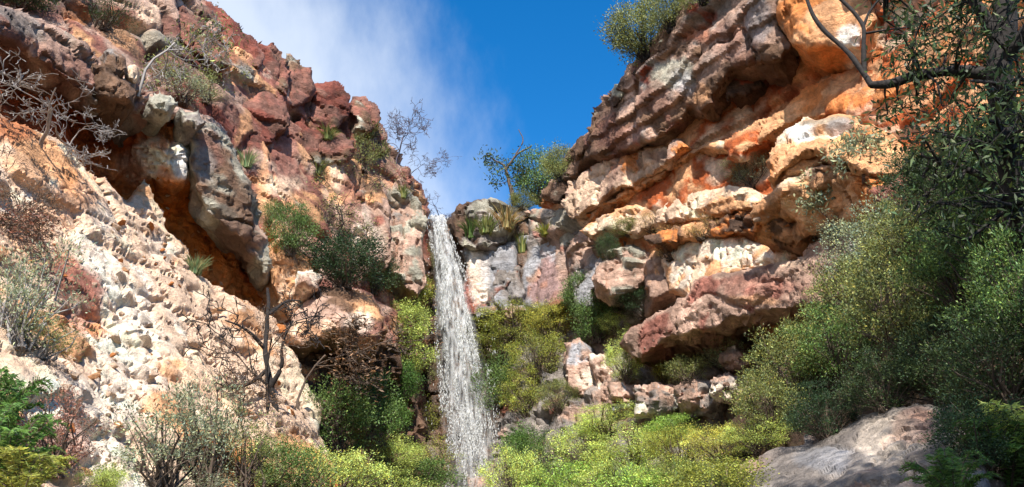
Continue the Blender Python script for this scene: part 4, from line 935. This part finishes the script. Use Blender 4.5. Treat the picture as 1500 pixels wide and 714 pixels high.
# ---- lower left
G2 = 'bushes along the foot of the left slope'
for a in [('tall0', 235, 722, 120, 140, 'grey', 'upright grey-green bush at the foot of the cream slope'), ('tall1', 300, 716, 90, 150, 'grey', 'taller thin grey-green bush next to the upright one'),
          ('tall2', 355, 720, 90, 110, 'olive', 'olive feathery bush between slope and dead tree'), ('loose0', 270, 750, 120, 60, 'grey', 'low grey bush in front of the upright pair'),
          ('dense1', 395, 720, 100, 70, 'mid', 'green bush around the foot of the dead tree'), ('loose1', 440, 740, 110, 90, 'mid', 'loose green bush right of the dead tree foot'),
          ('dense2', 490, 660, 110, 96, 'mid', 'leafy green bush below the hollow of the jutting boulder'), ('dense0', 540, 640, 70, 90, 'mid', 'green bush between the hollow and the wall plants'),
          ('wide0', 480, 740, 150, 80, 'lime', 'pale lime bush spreading below the hollow'), ('wide1', 560, 750, 110, 60, 'lime', 'pale lime bush beside the foot of the fall'),
          ('loose2', 75, 690, 110, 110, 'rusty', 'reddish brown dying bush next to the bright fern'), ('dense2', 150, 715, 50, 34, 'lime', 'tiny lime bush at the bottom of the cream slope')]:
    plant(*a, group=G2)
for i, a in enumerate([('fern0', 5, 710, 100, 100, 'bright', 'bright fern at the lower end of the slope'), ('fern1', -10, 640, 90, 90, 'bright', 'upper bright fern beside the dying bush'), ('fern2', 30, 740, 90, 70, 'moss', 'yellow-green fern below the dying bush')]):
    plant(*a, name='fern', cat='fern', group='ferns')

# ---- plants on the wall left of the fall
G3 = 'wall plants beside the fall'
for a in [('dense0', 600, 450, 60, 56, 'moss', 'topmost mossy clump on the wet wall left of the fall'), ('dense1', 594, 500, 66, 60, 'lime', 'lime clump on the wet wall below the mossy one'), ('dense2', 590, 545, 70, 60, 'lime', 'lime clump halfway down the wet wall'),
          ('dense0', 580, 590, 60, 60, 'bright', 'fresh green clump above the tall grey rock'), ('dense1', 570, 640, 50, 56, 'bright', 'fresh green clump left of the tall grey rock'), ('dense2', 575, 690, 70, 50, 'lime', 'lime clump in front of the tall grey rock'),
          ('loose0', 625, 640, 50, 60, 'moss', 'thin moss-green clump behind the veil of the fall'), ('loose1', 630, 700, 66, 56, 'moss', 'moss-green clump at the foot of the wet wall'), ('dense0', 616, 726, 90, 50, 'mid', 'green bush at the pool edge under the wet wall'),
          ('loose2', 630, 560, 40, 50, 'olive', 'olive clump on the brown wet rock'), ('loose0', 632, 400, 24, 50, 'olive', 'thin olive clump near the lip of the fall')]:
    plant(*a, group=G3)

# ---- right of the fall
for i, (x, y, w, h, k, lab) in enumerate([(690, 350, 40, 30, 'grass0', 'green grass tuft on the brown cap beside the lip'), (712, 342, 40, 30, 'grass1', 'olive grass tuft in the middle of the brown cap'), (742, 336, 46, 34, 'grass2', 'dry grass tuft at the far end of the brown cap'), (765, 370, 24, 34, 'grass0', 'grass tuft in the crack between grey faces'), (800, 344, 34, 16, 'grass1', 'yellow tuft on the pale sloping slab')]):
    plant(k, x, y, w, h, ['mid', 'olive', 'dry', 'olive', 'moss'][i], lab, 'grass_tuft', 'grass tuft', 'grass tufts on the cliffs')
G4 = 'green plants right of the fall'
for a in [('wide0', 760, 500, 120, 56, 'moss', 'mossy yellow-green shrub just below the grey face'), ('wide1', 810, 496, 80, 50, 'yellow', 'yellow-green shrub under the pale sloping slab'), ('wide2', 735, 540, 80, 60, 'moss', 'moss-green shrub close to the falling water'),
          ('wide0', 790, 550, 90, 66, 'moss', 'olive-yellow shrub above the pale wedge rock'), ('dense2', 730, 600, 66, 80, 'mid', 'dark green shrub by the red stain next to the fall'), ('wide1', 775, 610, 80, 70, 'moss', 'moss-green shrub lower down the mossy wall'),
          ('wide2', 820, 606, 60, 50, 'olive', 'olive shrub at the foot of the pale wedge rock'), ('dense0', 850, 460, 50, 60, 'mid', 'dark bush in the corner below the grey face'), ('dense1', 875, 500, 60, 70, 'mid', 'dark bush above the pale wedge rock'), ('dense2', 905, 452, 60, 40, 'dark', 'dark bush under the pink ledge'),
          ('wide0', 945, 466, 90, 50, 'deepg', 'deep green shrub left of the red slab'), ('wide2', 905, 490, 50, 30, 'lime', 'small lime shrub at the edge of the black recess'), ('wide1', 918, 560, 50, 70, 'lime', 'lime plants trailing past the tip of the red slab'), ('loose0', 920, 520, 30, 40, 'lime', 'lime tuft right at the tip of the red slab')]:
    plant(*a, group=G4)
G5 = 'lime bushes on the valley floor'
for a in [('wide0', 752, 750, 90, 90, 'lime', 'lime bush standing beside the bottom of the fall'), ('wide1', 800, 720, 100, 80, 'mid', 'mid-green bush behind the lime bushes near the fall'), ('dense2', 770, 690, 66, 66, 'bright', 'bright green bush against the mossy wall'),
          ('wide2', 862, 690, 110, 64, 'lime', 'lime bush in front of the pale wedge rock'), ('wide0', 850, 760, 140, 80, 'fresh', 'broad fresh-green bush lowest on the valley floor'), ('wide1', 930, 690, 110, 60, 'lime', 'lime bush below the grey angular boulder'),
          ('wide2', 1000, 690, 100, 60, 'moss', 'moss-coloured bush among the lime ones'), ('wide0', 1060, 680, 100, 56, 'yellow', 'yellow-green bush below the pale rounded boulder'), ('wide1', 1112, 664, 80, 50, 'lime', 'yellow-green bush next to the dark shaded thicket'), ('wide2', 950, 770, 150, 80, 'fresh', 'broad fresh-green bush with grass in front'), ('dense1', 1050, 744, 120, 70, 'moss', 'moss-green bush behind the pale rock bank'), ('wide1', 890, 640, 90, 44, 'lime', 'lime bush right under the pale wedge rock'), ('wide0', 905, 730, 110, 60, 'lime', 'lime bush between the two broad fresh-green ones'), ('dense0', 985, 650, 70, 40, 'fresh', 'small fresh-green bush at the foot of the grey angular boulder'), ('wide2', 1000, 736, 110, 60, 'lime', 'lime bush behind the tall pale grass')]:
    plant(*a, group=G5)
for i in range(5):
    plant('grass%d' % (i % 3), 930 + i * 34, 730 + 4 * (i % 2), 60, 56, 'pale', 'tall pale grass in front of the lime bushes', 'grass_tuft', 'grass tuft', 'tall grass in front of the lime bushes')

# ---- right cliff ledges
G6 = 'plants on the right-hand rocks'
for a in [('loose0', 1105, 274, 60, 50, 'grey', 'grey-green bush in the notch left of the boulders'), ('loose1', 1085, 262, 40, 36, 'olive', 'small olive bush under the orange overhang'), ('dense0', 920, 345, 40, 26, 'olive', 'low olive shrub on the pale lower ledge'),
          ('loose2', 985, 380, 60, 56, 'dry', 'dry golden shrub beside the cream wall'), ('loose0', 960, 340, 50, 30, 'dry', 'golden dry shrub on the lower ledge'), ('loose1', 1030, 350, 50, 30, 'dry', 'thin golden shrub at the top of the cream wall'), ('dense1', 890, 380, 30, 40, 'dark', 'dark little shrub in the crack right of the grey face'),
          ('loose2', 1010, 560, 60, 40, 'olive', 'olive shrub in the black recess under the red slab'), ('loose0', 1070, 545, 60, 50, 'pale', 'pale leafy shrub in the recess near the bush thicket'), ('loose1', 975, 560, 40, 34, 'yellow', 'yellowish shrub at the narrow end of the recess'),
          ('leafy0', 1250, 345, 100, 140, 'grey', 'slender gum sapling in front of the pale boulder'), ('loose1', 1225, 350, 60, 60, 'grey', 'grey bush at the foot of the slender gum sapling')]:
    plant(*a, group=G6)
# ------------------------------------------------------------------ right-hand thicket, near
G7 = 'bushes of the right-hand thicket'
for a in [('fine0', 1170, 596, 130, 120, 'olive', 'grey-olive bush at the lower left edge of the thicket'), ('fine1', 1230, 560, 120, 110, 'mid', 'green bush shading the dark hollow'), ('fine0', 1250, 500, 110, 120, 'olive', 'olive bush against the red slab end'),
          ('fine1', 1290, 420, 120, 120, 'grey', 'soft grey-green bush below the purple boulder'), ('fine0', 1350, 400, 130, 110, 'olive', 'olive bush behind the twiggy middle of the thicket'), ('fine1', 1330, 520, 150, 140, 'olive', 'broad olive bush in the middle of the thicket'),
          ('fine0', 1420, 470, 150, 140, 'mid', 'green bush under the dark tree'), ('fine1', 1480, 420, 140, 150, 'mid', 'bright-tipped bush at the foot of the dark trunk'), ('fine0', 1400, 590, 140, 110, 'dark', 'dark bush overhanging the pale rock bank'),
          ('fine1', 1480, 600, 150, 140, 'dark', 'dark bush above the low ferns'), ('fine0', 1490, 310, 130, 140, 'mid', 'green bush behind the dark trunk'), ('fine1', 1420, 340, 130, 120, 'dark', 'dark leafy bush below the long bare branch'), ('fine0', 1300, 600, 100, 90, 'dark', 'deep green bush at the top of the rock bank'),
          ('fine1', 1450, 690, 120, 100, 'deepg', 'deep green bush among the ferns'), ('fine0', 1210, 640, 90, 80, 'deepg', 'shaded bush under the olive one'), ('fine1', 1370, 300, 110, 90, 'dark', 'dark bush beside the whitish rock'), ('fine0', 1540, 520, 160, 170, 'mid', 'mid-green bush at the outer side of the thicket'), ('fine1', 1130, 640, 90, 90, 'olive', 'olive bush where thicket and lime bushes meet')]:
    plant(*a, name='thicket_bush', cat='bush', group=G7, bark='brown')
for i, a in enumerate([('fern0', 1480, 720, 120, 90, 'bright', 'bright fern low beside the rock bank'), ('fern1', 1400, 740, 100, 70, 'bright', 'fern at the foot of the pale rock bank'), ('fern2', 1500, 670, 100, 70, 'lime', 'yellow-tipped fern under the dark bush')]):
    plant(*a, name='fern', cat='fern', group='ferns')
tb = hit(1500, 440); td = float(np.hypot(tb[0][0], tb[0][1])); K = td / 8.4
r_ = np.random.default_rng(77)
cl = []
for k in range(26): cl.append((r_.uniform(1320, 1430), r_.uniform(-10, 120), K * r_.uniform(7.2, 8.6), r_.uniform(.6, 1.1)))
for k in range(40): cl.append((r_.uniform(1400, 1540), r_.uniform(-60, 220), K * r_.uniform(6.8, 8.8), r_.uniform(.7, 1.2)))
for k in range(50): cl.append((r_.uniform(1330, 1530), r_.uniform(120, 340), K * r_.uniform(7.0, 8.8), r_.uniform(.7, 1.2)))
for k in range(40): cl.append((r_.uniform(1280, 1760), r_.uniform(-420, -60), K * r_.uniform(5.6, 9), 1.3))
cl += [(1300, 168, 8 * K, .5), (1322, 160, 8 * K, .7), (1345, 150, 8 * K, .6), (1310, 12, 8 * K, .5), (1285, -10, 8 * K, .4)]
br = [([(1500, 440, 8.4), (1492, 370, 8.4), (1480, 300, 8.2), (1468, 180, 8.0), (1462, 90, 7.9), (1474, 0, 7.9), (1496, -140, 7.8), (1520, -300, 7.6)], .12, .09),
     ([(1468, 116, 7.95), (1430, 104, 7.9), (1390, 104, 7.85), (1340, 112, 7.8), (1306, 120, 7.8), (1274, 122, 7.8)], .06, .036),
     ([(1276, 124, 7.8), (1264, 106, 7.8), (1244, 78, 7.8), (1212, 50, 7.8), (1192, 24, 7.8), (1180, 0, 7.8), (1168, -40, 7.8)], .030, .015),
     ([(1266, 108, 7.8), (1264, 70, 7.8), (1266, 40, 7.8), (1250, 16, 7.8), (1228, -4, 7.8), (1200, -30, 7.8)], .025, .013),
     ([(1264, 40, 7.8), (1274, 14, 7.8), (1300, -14, 7.8)], .016, .008),
     ([(1466, 80, 7.9), (1440, 20, 7.8), (1400, -40, 7.7), (1380, -160, 7.6)], .06, .03),
     ([(1464, 100, 7.9), (1496, 60, 7.8), (1530, 0, 7.6), (1600, -120, 7.2)], .07, .04),
     ([(1480, 300, 8.2), (1440, 260, 8.2), (1390, 240, 8.2), (1350, 230, 8.2)], .04, .015)]
br = [([(x, y, h * K) for x, y, h in q], a_ * K, b__ * K) for q, a_, b__ in br]
path_tree('gum_tree', 'dark gum tree with a long bare forked branch reaching over the thicket', br, cl, 'dark', 'dark', .085 * K, .024 * K, 38, .16 * K, 640)

shade = plant('canopy', 0, 0, 1300, 3500, 'mid', 'added tall gum tree out of view behind the camera, its shade dappling the rock bank', 'added_shade_tree', 'tree', None, 'grey', at=(4.6, -1.6, float(ground_z(np.array([4.6]), np.array([-1.6]))[0])), rot=1.0)  # unseen tree, added behind the camera to dapple the rock bank with shade

# ------------------------------------------------------------------ the waterfall
def water_material():
    m, b, L, o = new_mat('falling_water')
    at = nd(m, 'ShaderNodeAttribute'); at.attribute_name = 'Col'
    tc = nd(m, 'ShaderNodeTexCoord'); mp_ = nd(m, 'ShaderNodeMapping'); mp_.inputs['Scale'].default_value = (6.5, 6.5, .8)
    L.new(tc.outputs['Object'], mp_.inputs[0])
    n1 = nd(m, 'ShaderNodeTexNoise'); n1.inputs['Scale'].default_value = 1.0; n1.inputs['Detail'].default_value = 7; n1.inputs['Roughness'].default_value = .72
    L.new(mp_.outputs[0], n1.inputs['Vector'])
    r = nd(m, 'ShaderNodeMapRange'); r.inputs['From Min'].default_value = .44; r.inputs['From Max'].default_value = .66
    L.new(n1.outputs['Fac'], r.inputs['Value'])
    mu = nd(m, 'ShaderNodeMath', operation='MULTIPLY'); L.new(r.outputs[0], mu.inputs[0]); L.new(at.outputs['Color'], mu.inputs[1])
    b.inputs['Base Color'].default_value = (.84, .84, .82, 1); b.inputs['Roughness'].default_value = .35
    tr = nd(m, 'ShaderNodeBsdfTranslucent'); tr.inputs[0].default_value = (.74, .75, .73, 1)
    m1 = nd(m, 'ShaderNodeMixShader'); m1.inputs[0].default_value = .4; L.new(b.outputs[0], m1.inputs[1]); L.new(tr.outputs[0], m1.inputs[2])
    tp = nd(m, 'ShaderNodeBsdfTransparent'); m2 = nd(m, 'ShaderNodeMixShader')
    L.new(mu.outputs[0], m2.inputs[0]); L.new(tp.outputs[0], m2.inputs[1]); L.new(m1.outputs[0], m2.inputs[2]); L.new(m2.outputs[0], o.inputs[0])
    return m
M_FALL = water_material()
def drop_material():
    m, b, L, o = new_mat('water_drops')
    b.inputs['Base Color'].default_value = (.84, .84, .82, 1); b.inputs['Roughness'].default_value = .3
    tr = nd(m, 'ShaderNodeBsdfTranslucent'); tr.inputs[0].default_value = (.74, .75, .73, 1)
    m1 = nd(m, 'ShaderNodeMixShader'); m1.inputs[0].default_value = .4; L.new(b.outputs[0], m1.inputs[1]); L.new(tr.outputs[0], m1.inputs[2]); L.new(m1.outputs[0], o.inputs[0])
    return m
M_DROP = drop_material()
FALL = np.array([(641, 316, 41.0, 10, 1.0), (642, 324, 39.6, 11, 1.0), (646, 345, 38.9, 13, 1.0), (653, 380, 38.4, 17, 1.0), (661, 420, 38.0, 21, .95), (669, 470, 37.7, 27, .85), (677, 530, 37.4, 31, .8), (685, 590, 37.2, 34, .75), (692, 650, 37.0, 37, .7), (700, 720, 36.9, 38, .7), (706, 790, 36.8, 40, .7)])
def fall_at(t, u, dd=0.0):
    """t 0..1 down the fall, u sideways in half-widths"""
    s = t * (len(FALL) - 1); i = np.minimum(s.astype(int), len(FALL) - 2); f = (s - i)[:, None]
    a = FALL[i] * (1 - f) + FALL[i + 1] * f
    return place(a[:, 0] + u * a[:, 3], a[:, 1], a[:, 2] + dd), a
rw = np.random.default_rng(5)
vs, fs, cs, n = [], [], [], 0
for k in range(4):
    nt, nu = 130, 14
    T, U = np.meshgrid(np.linspace(0, 1, nt), np.linspace(-1, 1, nu), indexing='ij'); T, U = T.ravel(), U.ravel()
    wig = .22 * fbm(np.stack([T * 7, U * .8 + k * 5, U * 0], -1), 3, 300 + k)
    dd = (k - 1.5) * .22 - .35 * (1 - U * U) + .25 * fbm(np.stack([T * 9, U * 2 + k * 9, U * 0], -1), 3, 310 + k)
    p, a = fall_at(T, U * (1 + .05 * k) + wig, dd)
    den = a[:, 4] * (1 - np.abs(U) ** 3) * (.62 if k else .9) * (1 - .5 * T)
    vs.append(p); cs.append(np.repeat(den[:, None], 3, 1))
    i = np.arange(nt * nu).reshape(nt, nu)
    fs.append(np.stack([i[:-1, :-1].ravel(), i[1:, :-1].ravel(), i[1:, 1:].ravel(), i[:-1, 1:].ravel()], -1) + n); n += nt * nu
wf = link('waterfall', mesh_np('waterfall', np.concatenate(vs), [np.concatenate(fs)], np.concatenate(cs), M_FALL, True)); wf['kind'] = 'structure'
N = 60000
t = rw.uniform(0, 1, N) ** 1.15; u = rw.normal(0, 1, N) * (.42 + .25 * t); u = np.clip(u, -1.8, 1.8)
clump = fbm(np.stack([t * 9, u * 4.5, 0 * u], -1), 4, 320, .6); ok = clump > rw.normal(.08 + .08 * t, .16, N); t, u = t[ok], u[ok]; N = len(t)
p, a = fall_at(t, u, rw.normal(0, .3, N))
rad = rw.uniform(.005, .016, N) * (1 + .5 * (rw.uniform(size=N) > .95)); ln = rad * rw.uniform(1.5, 8, N)
oc = np.array([[1, 0, 0], [0, 1, 0], [-1, 0, 0], [0, -1, 0], [0, 0, 1.0], [0, 0, -1.0]])
sc = np.stack([rad, rad, ln], -1)
lean = rw.normal(0, .12, (N, 1))
v = oc[None] * sc[:, None]; v[:, :, 0] += v[:, :, 2] * lean; v = (p[:, None] + v).reshape(-1, 3)
tri = np.array([[0, 1, 4], [1, 2, 4], [2, 3, 4], [3, 0, 4], [1, 0, 5], [2, 1, 5], [3, 2, 5], [0, 3, 5]])
f = (tri[None] + np.arange(N)[:, None, None] * 6).reshape(-1, 3)
sp = link('spray', mesh_np('spray', v, [f], None, M_DROP, True), wf); sp['kind'] = 'stuff'
# the stream feeding it and the pool that takes it
def water_sheet(name, pts):
    me = mesh_np(name, np.array(pts), [np.arange(len(pts))[None]] if len(pts) <= 4 else [np.array([[0, i, i + 1] for i in range(1, len(pts) - 1)])], None, M_POOL, True)
    o = link(name, me); o['kind'] = 'structure'; return o
M_POOL, b_, L_, o_ = new_mat('pool_water')
b_.inputs['Base Color'].default_value = (.03, .04, .03, 1); b_.inputs['Roughness'].default_value = .08
base = place(np.array(706.0), np.array(790.0), np.array(36.0))
water_sheet('pool', [base + np.array([3.5 * math.cos(a_), 2.6 * math.sin(a_), .25]) for a_ in np.linspace(0, 6.283, 24, endpoint=False)])
